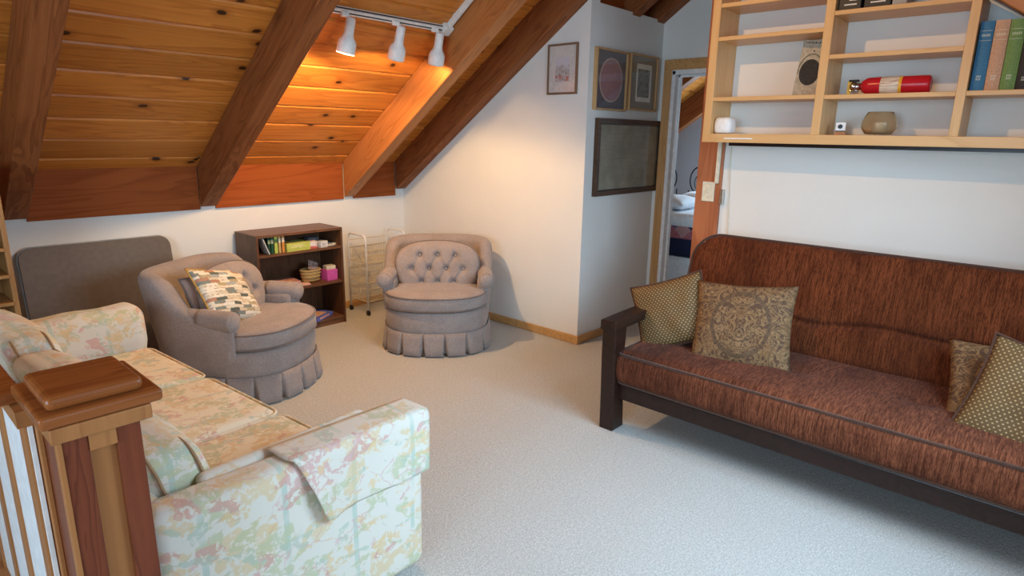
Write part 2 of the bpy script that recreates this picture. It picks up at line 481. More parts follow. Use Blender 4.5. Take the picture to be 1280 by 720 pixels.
# ------------------------------------------------------------------ room shell
GX, HX, FY, KY = 3.70, 4.69, 2.66, 4.75          # gable/shelf wall, hall back wall, hall side wall, knee wall
SL = .69; ANG = math.atan(SL); RY, RZ = 1.70, 3.085   # rafter underside slope and ridge
def under(y): return RZ - SL*abs(y-RY)            # underside of rafters
DP = .30                                          # vertical depth of rafters
def S(name, bm, mat, **k): return obj(name, bm, mat, kind='structure', **k)
S('floor', bx(-2.6, 8.2, -1.7, 4.9, -.1, 0), 'carpet')
S('wall_back', bx(-2.6, 8.2, KY, KY+.12, 0, 1.55), 'wall')
def gable_poly(y0, y1, zb=0., extra=.28):
    ys = [y0, y1] if not (y0 < RY < y1) else [y0, RY, y1]
    return [(y0, zb), (y1, zb)] + [(y, under(y)+extra) for y in reversed(ys)]
S('wall_gable', prism(B(), gable_poly(FY, KY), 0, GX, GX+.10), 'wall')
S('wall_right', prism(B(), gable_poly(-1.6, 1.625), 0, GX, GX+.10), 'wall')
S('wall_hall', bx(GX+.1, HX, FY, FY+.10, 0, under(FY)+.02), 'wall')
# hall back wall with doorway
DY0, DY1, DZ = 1.86, 2.552, 2.065
bm = B()
prism(bm, [(DY1, 0), (FY+.1, 0), (FY+.1, under(FY)+.2), (DY1, under(DY1)+.28)], 0, HX, HX+.1)
prism(bm, [(DY0, DZ), (DY1, DZ), (DY1, under(DY1)+.28), (DY0, under(DY0)+.28)], 0, HX, HX+.1)
prism(bm, [(-1.6, 0), (DY0, 0), (DY0, under(DY0)+.28), (RY, RZ+.28), (-1.6, under(-1.6)+.28)], 0, HX, HX+.1)
S('wall_far', bm, 'wall')
S('wall_bedroom', prism(B(), gable_poly(-1.6, 4.75), 0, 8.0, 8.1), 'wall_cool')
S('wall_side', bx(-2.6, 8.2, -1.72, -1.6, 0, under(-1.6)+.4), 'wall')
# left end wall with its window opening
bm = B(); W0, W1, WZ0, WZ1 = -.85, 1.45, .95, 2.05
prism(bm, [(-1.6, 0), (W0, 0), (W0, under(W0)+.28), (-1.6, under(-1.6)+.28)], 0, -2.6, -2.5)
prism(bm, [(W1, 0), (4.75, 0), (4.75, under(4.75)+.28), (RY, RZ+.28), (W1, under(W1)+.28)], 0, -2.6, -2.5)
bx_ = box(bm, -2.6, -2.5, W0, W1, 0, WZ0)
prism(bm, [(W0, under(W0)-.0), (W1, WZ1+.3), (W1, under(W1)+.28), (W0, under(W0)+.28)], 0, -2.6, -2.5)
S('wall_left', bm, 'wall')
# plank ceilings: real boards with chamfered joints, built flat and turned to the slope
def plank_ceiling(name, side):
    L = 3.75; wd = .21; bm = B(); c = .009
    n_ = int(L/wd)+1
    for i in range(n_):
        y0, y1 = i*wd, (i+1)*wd
        prism(bm, [(y0, .03), (y0, c), (y0+c*.9, 0), (y1-c*2.2, 0), (y1-c*.9, c*.6), (y1, c), (y1, .03)], 0, -2.6, 8.1)
    o = obj(name, bm, 'planks', kind='structure')
    z = RZ+DP
    o.location = (0, RY, z)
    o.rotation_euler = (-ANG, 0, 0) if side > 0 else (-ANG, 0, math.pi)
    if side < 0: o.location = (5.5, RY, z)
    return o
plank_ceiling('ceiling_left', 1); plank_ceiling('ceiling_right', -1)

# rafters
def rafter(x0, x1, side, label, mat, y_end=None):
    L = 3.72 if y_end is None else y_end
    d = DP*math.cos(ANG); bm = B()
    # local y runs down the slope; foot is plumb cut
    t = d*math.tan(ANG)
    prism(bm, [(-.15, 0), (L+t, 0), (L, d), (-.15, d)], 0, 0, x1-x0)
    o = obj('rafter', bm, mat, bevel=.006)
    o.location = (x0, RY, RZ); o.rotation_euler = (-ANG, 0, 0)
    if side < 0: o.rotation_euler = (-ANG, 0, math.pi); o.location = (x1, RY, RZ)
    return tag(o, label, 'rafter')
FOOT = (KY-RY)/math.cos(ANG)-.21
rafter(.69, .81, 1, 'exposed fir rafter at the left edge above the pine rack', 'rafter', FOOT)
rafter(1.83, 1.945, 1, 'exposed fir rafter coming down between the brown folding table and the walnut bookcase', 'rafter', FOOT)
rafter(3.035, 3.14, 1, 'orange fir rafter lit by the spotlights, beside the track light', 'rafter2', FOOT)
rafter(3.59, 3.70, 1, 'dark rafter lying against the white wall above the small framed print', 'rafter', FOOT).location.z += .04
rafter(4.22, 4.33, 1, 'short rafter end showing above the grey wall of framed pictures', 'rafter', 1.165)
rafter(4.58, 4.69, 1, 'dark rafter against the white wall above the doorway', 'rafter', 1.165)
rafter(3.465, 3.58, -1, 'rafter crossing the top corner above the row of old books', 'rafter2', 3.4).location.z -= .045
rafter(6.05, 6.17, 1, 'sloping rafter seen through the doorway above the bed', 'rafter', FOOT)
rafter(7.2, 7.32, 1, 'farther dark rafter seen through the doorway', 'rafter', FOOT)
# boards between rafter feet
def board(i, x0, x1, y, z0, z1): return S('trim_%d' % i, bx(x0, x1, y-.022, y, z0, z1), 'fascia')
board(1, -2.5, .69, KY, .985, 1.30); board(2, .81, 1.83, KY, .985, 1.30)
board(3, 1.945, 3.035, KY, .985, 1.30); board(4, 3.14, 3.59, KY, .985, 1.30)
zf = under(FY)+.015
board(5, 3.8, 4.22, FY+.10, zf, zf+.33); board(6, 4.33, 4.58, FY+.10, zf, zf+.33)
# baseboards
def base(name, x0, x1, y0, y1): S(name, bx(x0, x1, y0, y1, 0, .065), 'pine_trim', bevel=.006)
base('baseboard_back', -2.5, GX, KY-.016, KY)
S('baseboard_gable', bx(GX-.016, GX, FY-.016, KY-.016, 0, .065), 'pine_trim', bevel=.006)
base('baseboard_hall', GX, HX, FY-.016, FY)
S('baseboard_far', bx(HX-.016, HX, -1.6, DY0-.07, 0, .065), 'pine_trim', bevel=.006)
S('baseboard_right', bx(GX-.016, GX, -1.6, 1.62, 0, .065), 'pine_trim', bevel=.006)
# partition end post (opening into the hall)
S('trim_7', bx(GX-.02, GX+.12, 1.625, 1.785, 0, under(1.7)+.02), 'post', bevel=.004)
# door frame
d = S('door_1', bx(HX-.02, HX+.01, DY1, DY1+.07, 0, DZ+.085), 'pine_trim_v', bevel=.004)
obj('casing', bx(HX-.02, HX+.01, DY0-.07, DY0, 0, DZ+.085), 'pine_trim_v', d, bevel=.004)
obj('head_casing', bx(HX-.022, HX+.01, DY0-.07, DY1+.07, DZ+.005, DZ+.085), M['pine_trim'], d, bevel=.004)
bm = B(); box(bm, HX-.012, HX+.11, DY1-.03, DY1+.005, 0, DZ); box(bm, HX-.012, HX+.11, DY0-.005, DY0+.03, 0, DZ); box(bm, HX-.012, HX+.11, DY0, DY1, DZ-.03, DZ+.006)
obj('jamb', bm, 'white_paint', d, bevel=.003)
bm = B(); box(bm, HX+.045, HX+.075, DY1-.045, DY1-.03, 0, DZ-.03); box(bm, HX+.045, HX+.075, DY0+.03, DY0+.045, 0, DZ-.03); box(bm, HX+.045, HX+.075, DY0+.03, DY1-.03, DZ-.045, DZ-.03)
obj('door_stop', bm, 'white_paint', d)
# unseen roof window frames added on the right-hand slope to explain the cool lamps
def added_roof_window(i, x, y, sx, sy):
    bm = B(); w_ = .07
    for a in ((-sx/2-w_, sx/2+w_, -sy/2-w_, -sy/2), (-sx/2-w_, sx/2+w_, sy/2, sy/2+w_), (-sx/2-w_, -sx/2, -sy/2, sy/2), (sx/2, sx/2+w_, -sy/2, sy/2)): box(bm, a[0], a[1], a[2], a[3], -.02, .02)
    S('window_%d' % i, bm, 'white_paint', loc=(x, y, under(y)+DP-.03), rot=(ANG, 0, 0))
added_roof_window(2, 2.2, -.45, 1.6, .9); added_roof_window(3, .3, -.9, 1.2, .7)
# left window frame
bm = B()
for (a, b, c, e) in ((W0, W1, WZ0, WZ0+.05), (W0, W0+.05, WZ0, WZ1), (W1-.05, W1, WZ0, WZ1), ((W0+W1)/2-.03, (W0+W1)/2+.03, WZ0, WZ1), (W0, W1, WZ1-.05, WZ1)): box(bm, -2.57, -2.52, a, b, c, e)
S('window_1', bm, 'white_paint')

# ------------------------------------------------------------------ sofa
def sofa():
    t = thing('floral_sofa', 'cream sofa with faded floral chintz cover behind the stair railing', 'sofa', (.405, 1.515, 0), (0, 0, math.radians(4.2)))
    D, L = .87, 2.12
    def soft(k): 
        def fn(p, u): return p + Vector((0, 0, k*(1-u.x**2)*(1-u.y**2)*max(0, u.z)))
        return fn
    obj('base', rbox(B(), (.37, L/2, .165), (.70, L-.2, .27), .03, 10), 'floral_y', t, True)
    def near(p, u):
        q = Vector(p); q.y += .004*math.sin(u.x*5)*(.3+.7*u.z) - .032*u.x
        return q
    obj('arm', rbox(B(), (.435, .062, .315), (.87, .124, .60), .045, 12, near), 'floral', t, True)
    def roll(p, u):
        q = Vector(p)
        if u.z > .35: q.y -= .02*math.cos((u.z-.35)*2.4); q.z += .004*math.sin(u.x*9)
        return q
    obj('arm', rbox(B(), (.385, L-.095, .34), (.77, .19, .64), .07, 12, roll), 'floral', t, True)
    ip = obj('arm_pad', rbox(B(), (.46, .150, .44), (.58, .055, .355), .026, 10), 'floral', t, True)
    # loose arm cover with a turned corner, draped over the front of the near arm
    bm = B(); n1, n2 = 30, 22; G = {}
    for i in range(n1+1):
        u = i/n1; x = .40+.485*u
        for j in range(n2+1):
            s = j/n2*.46
            # path: starts inside top, crosses the arm top, hangs down outside
            if s < .13: y = .130-s; z = .622
            elif s < .13+.05: a = (s-.13)/.05*math.pi/2; y = .012-.016*math.sin(a); z = .600+.022*math.cos(a)
            else: y = -.004; z = .600-(s-.18)
            # back edge runs slanting: the corner hangs forward of where it starts
            e = max(0, (s-.10))/.30
            xs = .37+.085*min(1, e); xx = xs + (.882-xs)*u
            corner = max(0, 1-((1-min(1, s/.37))**2+(u/.16)**2)**.5)
            lim = .205+.0*u
            drop = max(0, s-.18); drop = min(drop, lim)
            if s >= .18: z = .600-drop*(1 if u > .06 else 1-.12*(1-u/.06))
            flare = .030*math.exp(-(u/.13)**2)*min(1, drop/.12)
            y -= .032*(xx-.435)/.435 + flare + .004*math.sin(u*8+s*6)*min(1, drop/.1)
            G[i, j] = bm.verts.new((xx, y, z))
    for i in range(n1):
        for j in range(n2):
            try: bm.faces.new((G[i, j], G[i+1, j], G[i+1, j+1], G[i, j+1]))
            except ValueError: pass
    bmesh.ops.remove_doubles(bm, verts=bm.verts, dist=.0004)
    o = obj('arm_cover', bm, 'floral', t, True); m_ = o.modifiers.new('thick', 'SOLIDIFY'); m_.thickness = .004; m_.offset = 1
    def back(p, u):
        q = Vector(p); q.x -= .05*(u.z*.5+.5); return q
    obj('backrest', rbox(B(), (.045, L/2+.02, .33), (.17, L-.10, .58), .06, 12, back), 'floral', t, True)
    ys = [.165, .69, 1.29, 1.925]
    for a, b in zip(ys, ys[1:]):
        c = obj('seat_cushion', rbox(B(), (.42, (a+b)/2, .365), (.68, b-a-.006, .155), .045, 12, soft(.018)), 'floral_y', t, True)
        pts = [(p[0], p[1], .43) for p in rrect(.672, b-a-.010, .05, 5, .42, (a+b)/2)]
        obj('welt', tube(B(), pts, .006, 6, True), 'floral_y', c, True)
    for a, b, hc in zip(ys, ys[1:], (.31, .345, .385)):
        zc = .39+hc/2
        def lean(p, u):
            q = Vector(p); q.x += .03*(1-u.y**2)*(1-u.z**2)*(u.x > 0) - .04*u.z; q.z += .015*(1-u.y**2)*(u.z > 0); return q
        c = obj('back_cushion', rbox(B(), (.155, (a+b)/2, zc), (.17, b-a-.01, hc), .055, 12, lean), 'floral', t, True)
        for sx in (-.045, .055):
            pts = [(.155+sx*1.1-.04*(q[1]/(hc/2)), (a+b)/2+q[0], zc+q[1]) for q in rrect((b-a)-.008, hc-.008, .055, 5)]
            obj('welt', tube(B(), pts, .0045, 6, True), 'welt', c, True)
    for sx in (.06, .62):
        for sy in (.08, L-.1): obj('leg', lathe(B(), [(0, 0), (.022, 0), (.03, .05), (.03, .06), (0, .06)], 12, Matrix.Translation((sx, sy, 0))), 'espresso', t, True)
sofa()

# ------------------------------------------------------------------ stair railing with newel post
def railing():
    t = thing('stair_railing', 'stair railing with square newel post and stained stepped cap in the foreground', 'railing', (0, 0, 0))
    nx0, nx1, ny0, ny1 = .222, .366, 1.372, 1.556
    p = obj('newel_post', bx(nx0+.016, nx1-.016, ny0+.016, ny1-.016, 0, .985), 'newel_pine', t)
    for (a, b) in ((nx0+.006, nx0+.050), (nx1-.046, nx1)):
        obj('corner_board', bx(a, b, ny0, ny1, 0, .965), 'newel_red', p, bevel=.002)
    obj('side_strip', bx(nx0-.004, nx0+.006, ny0-.004, ny0+.016, 0, .965), 'newel_pine', p, bevel=.002)
    obj('side_strip', bx(nx0-.004, nx0+.006, ny1-.016, ny1+.004, 0, .965), 'newel_pine', p, bevel=.002)
    obj('collar', bx(nx0-.012, nx1+.022, ny0-.012, ny1+.014, .960, .992), 'newel_pine', p, bevel=.003)
    obj('collar_block', bx(nx0+.05, nx1-.046, ny0-.004, ny0+.01, .925, .962), 'newel_pine', p)
    obj('cap_board', bx(nx0-.026, nx1+.047, ny0-.012, ny1+.05, .992, 1.020), 'newel_cap', p, bevel=.008, seg=3)
    obj('cap_plate', bx(nx0-.008, nx1+.018, ny0+.006, ny1+.014, 1.020, 1.050), 'newel_cap', p, bevel=.012, seg=3)
    obj('handrail', bx(.150, .216, ny1+.052, 2.75, .972, 1.002), 'newel_cap', t, bevel=.006)
    obj('handrail_fillet', bx(.19, .224, ny1, 2.75, .935, .972), 'newel_pine', t)
    obj('bottom_rail', bx(.18, .224, ny1, 2.75, .06, .10), 'newel_pine', t)
    obj('infill_panel', bx(.207, .215, ny1, 2.75, .10, .935), 'white_paint', t)
    for i in range(4):
        y = ny1+.012+i*.30
        obj('baluster', bx(.201, .221, y, y+.06, .09, .936), 'newel_pine', t, bevel=.002)
    return t
railing()

# ------------------------------------------------------------------ swivel tub armchairs
def armchair(name, label, loc, rz, group):
    t = thing(name, label, 'armchair', loc, (0, 0, rz), group)
    # outline of the base (front bows towards -y)
    def plan(a, sx=1., sy=1., bow=0.):
        # superellipse
        c, s = math.cos(a), math.sin(a); e = 2/3.2
        x = abs(c)**e*math.copysign(1, c)*.385*sx; y = abs(s)**e*math.copysign(1, s)*.37*sy
        if y < 0: y -= .065*(1-(x/.40)**2)+bow
        return x, y
    # upholstered base
    bm = B(); N_ = 72; rings = []
    for z, k in ((.12, .97), (.16, .985), (.22, 1.0), (.29, 1.0), (.312, .985), (.318, .95)):
        rings.append([bm.verts.new((plan(2*math.pi*i/N_)[0]*k, plan(2*math.pi*i/N_)[1]*k, z)) for i in range(N_)])
    for a, b in zip(rings, rings[1:]):
        for i in range(N_): bm.faces.new((a[i], a[(i+1) % N_], b[(i+1) % N_], b[i]))
    bm.faces.new(rings[-1]); bm.faces.new(rings[0][::-1])
    obj('base', bm, 'tweed', t, True)
    obj('swivel_base', lathe(B(), [(0, .0), (.2, .0), (.2, .02), (.06, .04), (.06, .13), (0, .13)], 20), 'black_metal', t, True)
    # box pleated skirt
    den = [plan(2*math.pi*i/2000) for i in range(2001)]; acc = [0.]
    for p_, q_ in zip(den, den[1:]): acc.append(acc[-1]+math.hypot(q_[0]-p_[0], q_[1]-p_[1]))
    K = 17; per = 24; tot_ = K*per; arc = []; k_ = 0
    off_ = acc[1500]-acc[-1]*(12.0/17)      # a full panel centred on the front
    for i in range(tot_):
        d_ = (acc[-1]*i/tot_+off_) % acc[-1]
        arc.append(2*math.pi*min(range(0, 2001, 1), key=lambda j: abs(acc[j]-d_))/2000)
    bm = B(); K = 17; per = 24; tot = K*per; G = []
    for lev in range(5):
        f = lev/4; ring = []
        for i in range(tot):
            a = arc[i]
            ph = (i % per)/per
            x, y = plan(a)
            gap = .02+.10*f; dd = abs(ph-.5)
            fold = .006*f - ((.012+.040*f)*min(1, (gap-dd)/.03) if dd < gap else 0)
            flare = 1.0+.04*f
            r = math.hypot(x, y); k = (r*flare+.006+fold)/r
            z = .172-.160*f
            ring.append(bm.verts.new((x*k, y*k, z)))
        G.append(ring)
    for a, b in zip(G, G[1:]):
        for i in range(tot): bm.faces.new((a[i], a[(i+1) % tot], b[(i+1) % tot], b[i]))
    o = obj('skirt', bm, 'tweed', t, True); m_ = o.modifiers.new('thick', 'SOLIDIFY'); m_.thickness = .006; m_.offset = 0
    # seat cushion
    bm = B(); rings = []
    prof = [(.30, .322), (.94, .322), (.985, .332), (1.0, .35), (1.0, .40), (.985, .423), (.95, .436), (.80, .443), (.5, .447), (.2, .448)]
    def seat_plan(a):
        x, y = plan(a, 1.0, 1.0); 
        if y > -.18:
            k_ = min(1, (y+.18)/.06); x = x*(1-.20*k_)
        if y > 0: y *= .62
        return x, y-.012
    for k, z in prof: rings.append([bm.verts.new((seat_plan(2*math.pi*i/N_)[0]*k, seat_plan(2*math.pi*i/N_)[1]*k+(1-k)*-.05, z)) for i in range(N_)])
    for a, b in zip(rings, rings[1:]):
        for i in range(N_): bm.faces.new((a[i], a[(i+1) % N_], b[(i+1) % N_], b[i]))
    bm.faces.new(rings[-1]); bm.faces.new(rings[0][::-1])
    c = obj('seat_cushion', bm, 'tweed', t, True)
    for z in (.334, .423): obj('welt', tube(B(), [(seat_plan(2*math.pi*i/N_)[0]*.993, seat_plan(2*math.pi*i/N_)[1]*.993, z) for i in range(N_)], .0055, 6, True), 'tweed_dark', c, True)
    # wrap-round back shell : stations along a U from arm to arm
    bm = B(); ST = 64; rings = []
    def shell(s, z):
        """s in -1..1 along U, returns outer point at height z"""
        fl = .90+.13*((z-.15)/.6)
        a = s*math.radians(118)             # 0 = back centre
        e = 2/3.3
        cx, cy = math.sin(a), math.cos(a)
        x = abs(cx)**e*math.copysign(1, cx)*.425*fl
        y = (abs(cy)**e*math.copysign(1, cy))*.385*fl
        return x, y+.02+.05*((z-.3)/.45)*max(0, cy)
    for i in range(ST+1):
        s = -1+2*i/ST; a_ = abs(s)
        k = 1/(1+math.exp((a_-.70)*24))                    # 1 at the back, 0 at the arms
        ht = .505+.245*k+.008*math.cos(s*2.2)
        th = .085+.03*k
        def P(z, off):
            x, y = shell(s, z); r = math.hypot(x, y); q = (r-off)/r; return bm.verts.new((x*q, y*q, z))
        ring = [P(.14, .0)]
        for z in (.25, .36, .44): ring.append(P(z, 0))
        for f_ in (.55, .8): ring.append(P(.44+(ht-.06-.44)*f_ if ht > .52 else .44+.005*f_, 0))
        zc = ht-th*.5
        for b in range(7):
            an = math.pi*b/6; ring.append(P(zc+th*.5*math.sin(an), th*.5-th*.5*math.cos(an)))
        for f_ in (.75, .5, .25): ring.append(P(.36+(zc-.36)*f_, th+.012*(1-f_)))
        ring.append(P(.34, th+.015)); ring.append(P(.14, th+.015))
        rings.append(ring)
    n_ = len(rings[0])
    for a, b in zip(rings, rings[1:]):
        for i in range(n_): bm.faces.new((a[i], a[(i+1) % n_], b[(i+1) % n_], b[i]))
    bm.faces.new(rings[0]); bm.faces.new(rings[-1][::-1])
    obj('back_shell', bm, 'tweed', t, True)
    # rolled arms with fitted covers
    for sx in (-1, 1):
        bm = B(); pts = []; rr = []
        for i in range(14):
            f = i/13; y = .12-.33*f
            pts.append((sx*(.352+.022*f), y, .520-.012*f)); rr.append(.050+.004*f)
        # rounded front end
        for k in (1, 2, 3, 4):
            a = k/4*math.pi/2; pts.append((sx*.374, -.21-.028*math.sin(a), .508)); rr.append(max(.008, .054*math.cos(a)**.6))
        tube(bm, pts, rr, 20)
        am = obj('arm', bm, 'tweed', t, True)
        bm = B(); tube(bm, [p for p in pts[5:15]], [r+.005 for r in rr[5:15]], 20, cap=False)
        o = obj('arm_cover', bm, 'tweed', am, True); m_ = o.modifiers.new('thick', 'SOLIDIFY'); m_.thickness = .005
        # arm front panel below the roll
        obj('arm_front', rbox(B(), (sx*.345, -.07, .385), (.085, .24, .24), .03, 6), 'tweed', t, True)
    # tufted back cushion
    bm = B(); n = 64; G = {}
    btn = [(x*.135, .105) for x in (-1, 0, 1)]+[(x*.13, .005) for x in (-1.5, -.5, .5, 1.5)]+[(x*.12, -.095) for x in (-1, 0, 1)]
    folds = []
    for i, p in enumerate(btn):
        for q in btn[i+1:]:
            d_ = math.hypot(p[0]-q[0], p[1]-q[1])
            if .09 < d_ < .165 and abs(p[1]-q[1]) > .02: folds.append((p, q))
    def segd(x, y, a, b):
        vx, vy = b[0]-a[0], b[1]-a[1]; tt = max(0, min(1, ((x-a[0])*vx+(y-a[1])*vy)/(vx*vx+vy*vy)))
        return math.hypot(x-a[0]-tt*vx, y-a[1]-tt*vy)
    W, Hh = .315, .21
    for side in (1, -1):
        for i in range(n+1):
            for j in range(n+1):
                u, v = 2*i/n-1, 2*j/n-1
                # square to superellipse disc
                m2 = max(abs(u), abs(v)); l_ = (abs(u)**2.6+abs(v)**2.6)**(1/2.6) if m2 else 1
                k = (m2/l_ if l_ else 1); uu, vv = u*k, v*k; rho = m2
                x = uu*W*(1+.10*vv); y = vv*Hh
                f = max(0, 1-rho**4)**.5
                z = .060*f
                if side > 0:
                    for b in btn: z -= .030*math.exp(-((x-b[0])**2+(y-b[1])**2)/.026**2)
                    for a, b in folds: z -= .010*math.exp(-(segd(x, y, a, b)/.010)**2)
                    for b in btn:   # little pleats running out to the rim
                        if abs(b[1]) > .09 and abs(y) > abs(b[1]): z -= .007*math.exp(-((x-b[0]*(1+(abs(y)-abs(b[1]))*1.5))/.008)**2)*f
                if side < 0: z = -.03*f
                if rho > .999 and side < 0: G[side, i, j] = G[1, i, j]; continue
                G[side, i, j] = bm.verts.new((x, y, z))
    for side in (1, -1):
        for i in range(n):
            for j in range(n):
                bm.faces.new((G[side, i, j], G[side, i+1, j], G[side, i+1, j+1], G[side, i, j+1]))
    # stand it up: local y->z, local z-> -y, bend it round the shell
    for v in bm.verts:
        x, y, z = v.co; tilt = .20
        yy = .045+tilt*y - z + .0
        yy -= .36*x*x
        v.co = (x, yy, .545+y+.0)
    c = obj('back_cushion', bm, 'tweed', t, True)
    pts = []
    for i in range(80):
        a = 2*math.pi*i/80; cc, ss = math.cos(a), math.sin(a); e = 2/2.6
        uu, vv = abs(cc)**e*math.copysign(1, cc), abs(ss)**e*math.copysign(1, ss)
        x, y = uu*W*(1+.10*vv), vv*Hh; pts.append((x, .045+.20*y-.36*x*x, .545+y))
    obj('welt', tube(B(), pts, .006, 6, True), 'tweed_dark', c, True)
    for b in btn:
        x, y = b; bb = lathe(B(), [(0, -.004), (.011, -.002), (.011, .001), (.006, .005), (0, .006)], 10, Matrix.Translation((x, .045+.2*y-.36*x*x-.026, .545+y)) @ Matrix.Rotation(math.pi/2, 4, 'X'))
        obj('button', bb, 'tweed', c, True)
    return t
GA = 'pair of taupe swivel armchairs'
armchair('swivel_armchair', 'taupe tweed swivel armchair with a patchwork pillow, beside the sofa', (1.61, 3.75, 0), math.radians(33.5), GA)
armchair('swivel_armchair', 'empty taupe tufted armchair in the corner, turned to the camera', (3.05, 3.52, 0), math.radians(-45), GA)
# patchwork pillow on the first chair
def scatter(name, label, mat, back, size, loc, right, up, piping=None, thick=.13, sd=0, ear=.03, group=None):
    t = thing(name, label, 'pillow', loc, frame_xyz(right, up), group)
    o = obj('cover', pillow(*size, thick, ear=ear, wob=.02, sd=sd), mat, t, True)
    if piping: obj('piping', tube(B(), pillow_rim(*size, ear=ear), .006, 6, True), piping, t, True)
    return t
scatter('patchwork_pillow', 'patchwork scatter pillow with gold edge on the left armchair', 'patch', 'mauve', (.44, .37), (1.525, 3.675, .59),
        (.80, .42, -.17), (-.34, .44, .80), 'gold', .12, 3)
scatter('plain_pillow', 'plain mauve pillow tucked behind the patchwork pillow', 'mauve', 'mauve', (.36, .30), (1.455, 3.745, .58),
        (.80, .48, .0), (-.18, .30, .9), 'tweed_dark', .11, 5)

# ------------------------------------------------------------------ futon sofa
def futon():
    t = thing('futon_sofa', 'dark wooden futon sofa with brown chenille mattress below the wall shelf', 'futon', (0, 0, 0))
    Y1, Y0 = 1.735, -.50
    for ya, yb in ((Y1-.085, Y1), (Y0, Y0+.085)):
        # gently bowed arm slab
        bm = B(); up = []; n = 12
        for i in range(n+1):
            f = i/n; up.append((2.625+.95*f, .622+.018*math.sin(math.pi*f)-.02*f))
        lo = [(x, z-.052) for x, z in reversed(up)]
        prism(bm, up+lo, 1, ya-.006, yb+.006)
        a = obj('arm', bm, 'espresso', t, bevel=.006)
        bm = B(); o_ = [(2.640, .575), (2.745, .575), (2.735, .40), (2.745, .25), (2.765, .0), (2.655, .0), (2.650, .20), (2.640, .42)]
        prism(bm, o_, 1, ya, yb); obj('front_leg', bm, 'espresso', t, bevel=.006)
        bm = B(); o_ = [(3.40, .60), (3.49, .60), (3.50, .30), (3.55, 0), (3.45, 0), (3.41, .30)]
        prism(bm, o_, 1, ya, yb); obj('rear_leg', bm, 'espresso', t, bevel=.006)
        obj('side_rail', bx(2.745, 3.42, ya+.02, yb-.02, .20, .29), 'espresso', t, bevel=.004)
    obj('front_rail', bx(2.70, 2.735, Y0+.08, Y1-.08, .178, .262), 'espresso', t, bevel=.004)
    obj('rear_rail', bx(3.42, 3.455, Y0+.08, Y1-.08, .178, .262), 'espresso', t, bevel=.004)
    bm = B()
    for i in range(18): box(bm, 2.735, 3.42, Y0+.12+i*.115, Y0+.18+i*.115, .235, .258)
    obj('slats', bm, 'espresso', t)
    ya, yb = Y0+.10, Y1-.055
    # seat mattress
    cy, ln = (ya+yb)/2, yb-ya
    tuft = [(3.02, y) for y in (1.35, .85, .35, -.15)]
    def seat(p, u):
        q = Vector(p); X = q.x+3.06; Yv = q.y+cy
        if u.z > .2:
            q.z += .018*(1-u.x**4)*(1-u.y**6)
            for a, b in tuft: q.z -= .022*math.exp(-((X-a)**2+(Yv-b)**2)/.07**2)
            q.z += .006*noise.noise(Vector((X*5, Yv*4, 0)))
        if u.x < -.8: q.x -= .012*(1-u.z**2)+.004*noise.noise(Vector((Yv*5, q.z*6, 2)))
        return q
    s = obj('seat_mattress', rbox(B(), (3.06, cy, .362), (.79, ln, .195), .062, 44, seat), 'chenille', t, True)
    for z, out in ((.440, .0), (.285, .0)):
        pts = [(p[0], p[1], z) for p in rrect(.79-.016, ln-.016, .062, 6, 3.06, cy)]
        obj('piping', tube(B(), pts, .0075, 6, True), 'piping', s, True)
    # back mattress : built upright then leaned
    hb = .60; y1b = yb-.035; y0b = ya+.035; cyb, lb = (y0b+y1b)/2, y1b-y0b
    LE = math.radians(17)
    ML = Matrix.Translation((3.33, cyb, .43)) @ Matrix.Rotation(LE, 4, 'Y')
    crease = lambda yy: .215+.016*math.sin(yy*5.2)+.012*math.sin(yy*11+1)
    def back(p, u):
        q = Vector(p); Yv = q.y+cyb; zz = q.z+hb/2
        # rounded upper corners
        rc = .17
        for sg in (1, -1):
            ey = sg*q.y-(lb/2-rc); ez = q.z-(hb/2-rc)
            if ey > 0 and ez > 0:
                l_ = math.hypot(ey, ez); m2 = max(ey, ez)
                if l_ > 1e-6: q.y = sg*((lb/2-rc)+ey*m2/l_); q.z = (hb/2-rc)+ez*m2/l_
        if u.x < -.3:
            q.x -= .016*(1-u.y**6)*(1-u.z**4)
            w_ = 1/(1+math.exp((Yv-1.13)*14))
            q.x += .026*math.exp(-((zz-crease(Yv))/.014)**2)*w_*(1 if abs(math.sin(Yv*2.3)) > .1 else .6)
            for yy in (1.28, .80, .32): q.x += .016*math.exp(-((Yv-yy)**2/.10**2+(zz-.215)**2/.05**2))
            q.x += .008*noise.noise(Vector((Yv*3.4, zz*5, 4)))
        return q
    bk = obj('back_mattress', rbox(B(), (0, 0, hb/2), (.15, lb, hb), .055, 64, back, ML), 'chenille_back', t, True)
    for xo in (-.062, .062):
        pts = [ML @ Vector((xo, p[0], hb/2+p[1])) for p in rrect(lb-.022, hb-.022, .16, 10)]
        obj('piping', tube(B(), pts, .007, 6, True), 'piping', bk, True)
    obj('back_frame', prism(B(), [(3.44, .40), (3.475, .40), (3.63, .93), (3.60, .93)], 1, Y0+.12, Y1-.12), 'espresso', t)
futon()
FG = 'bronze pillows on the futon'
scatter('damask_pillow', 'bronze damask pillow with ornate medallion leaning at the left of the futon back', 'damask', 'damask', (.49, .455), (3.02, 1.150, .628),
        (.22, -.97, .065), (.42, .16, .90), None, .15, 1, .035, FG)
scatter('dotted_pillow', 'dotted bronze pillow wedged against the left futon arm behind the damask one', 'dotted', 'dotted', (.40, .38), (3.0, 1.535, .625),
        (.30, -.86, .34), (.25, .40, .80), 'piping', .14, 2, .035, FG)
scatter('damask_pillow', 'damask pillow mostly hidden behind the dotted pillow at the right edge', 'damask', 'damask', (.44, .42), (3.13, .07, .570),
        (.20, -.97, .0), (.72, .06, .68), None, .13, 4, .035, FG)
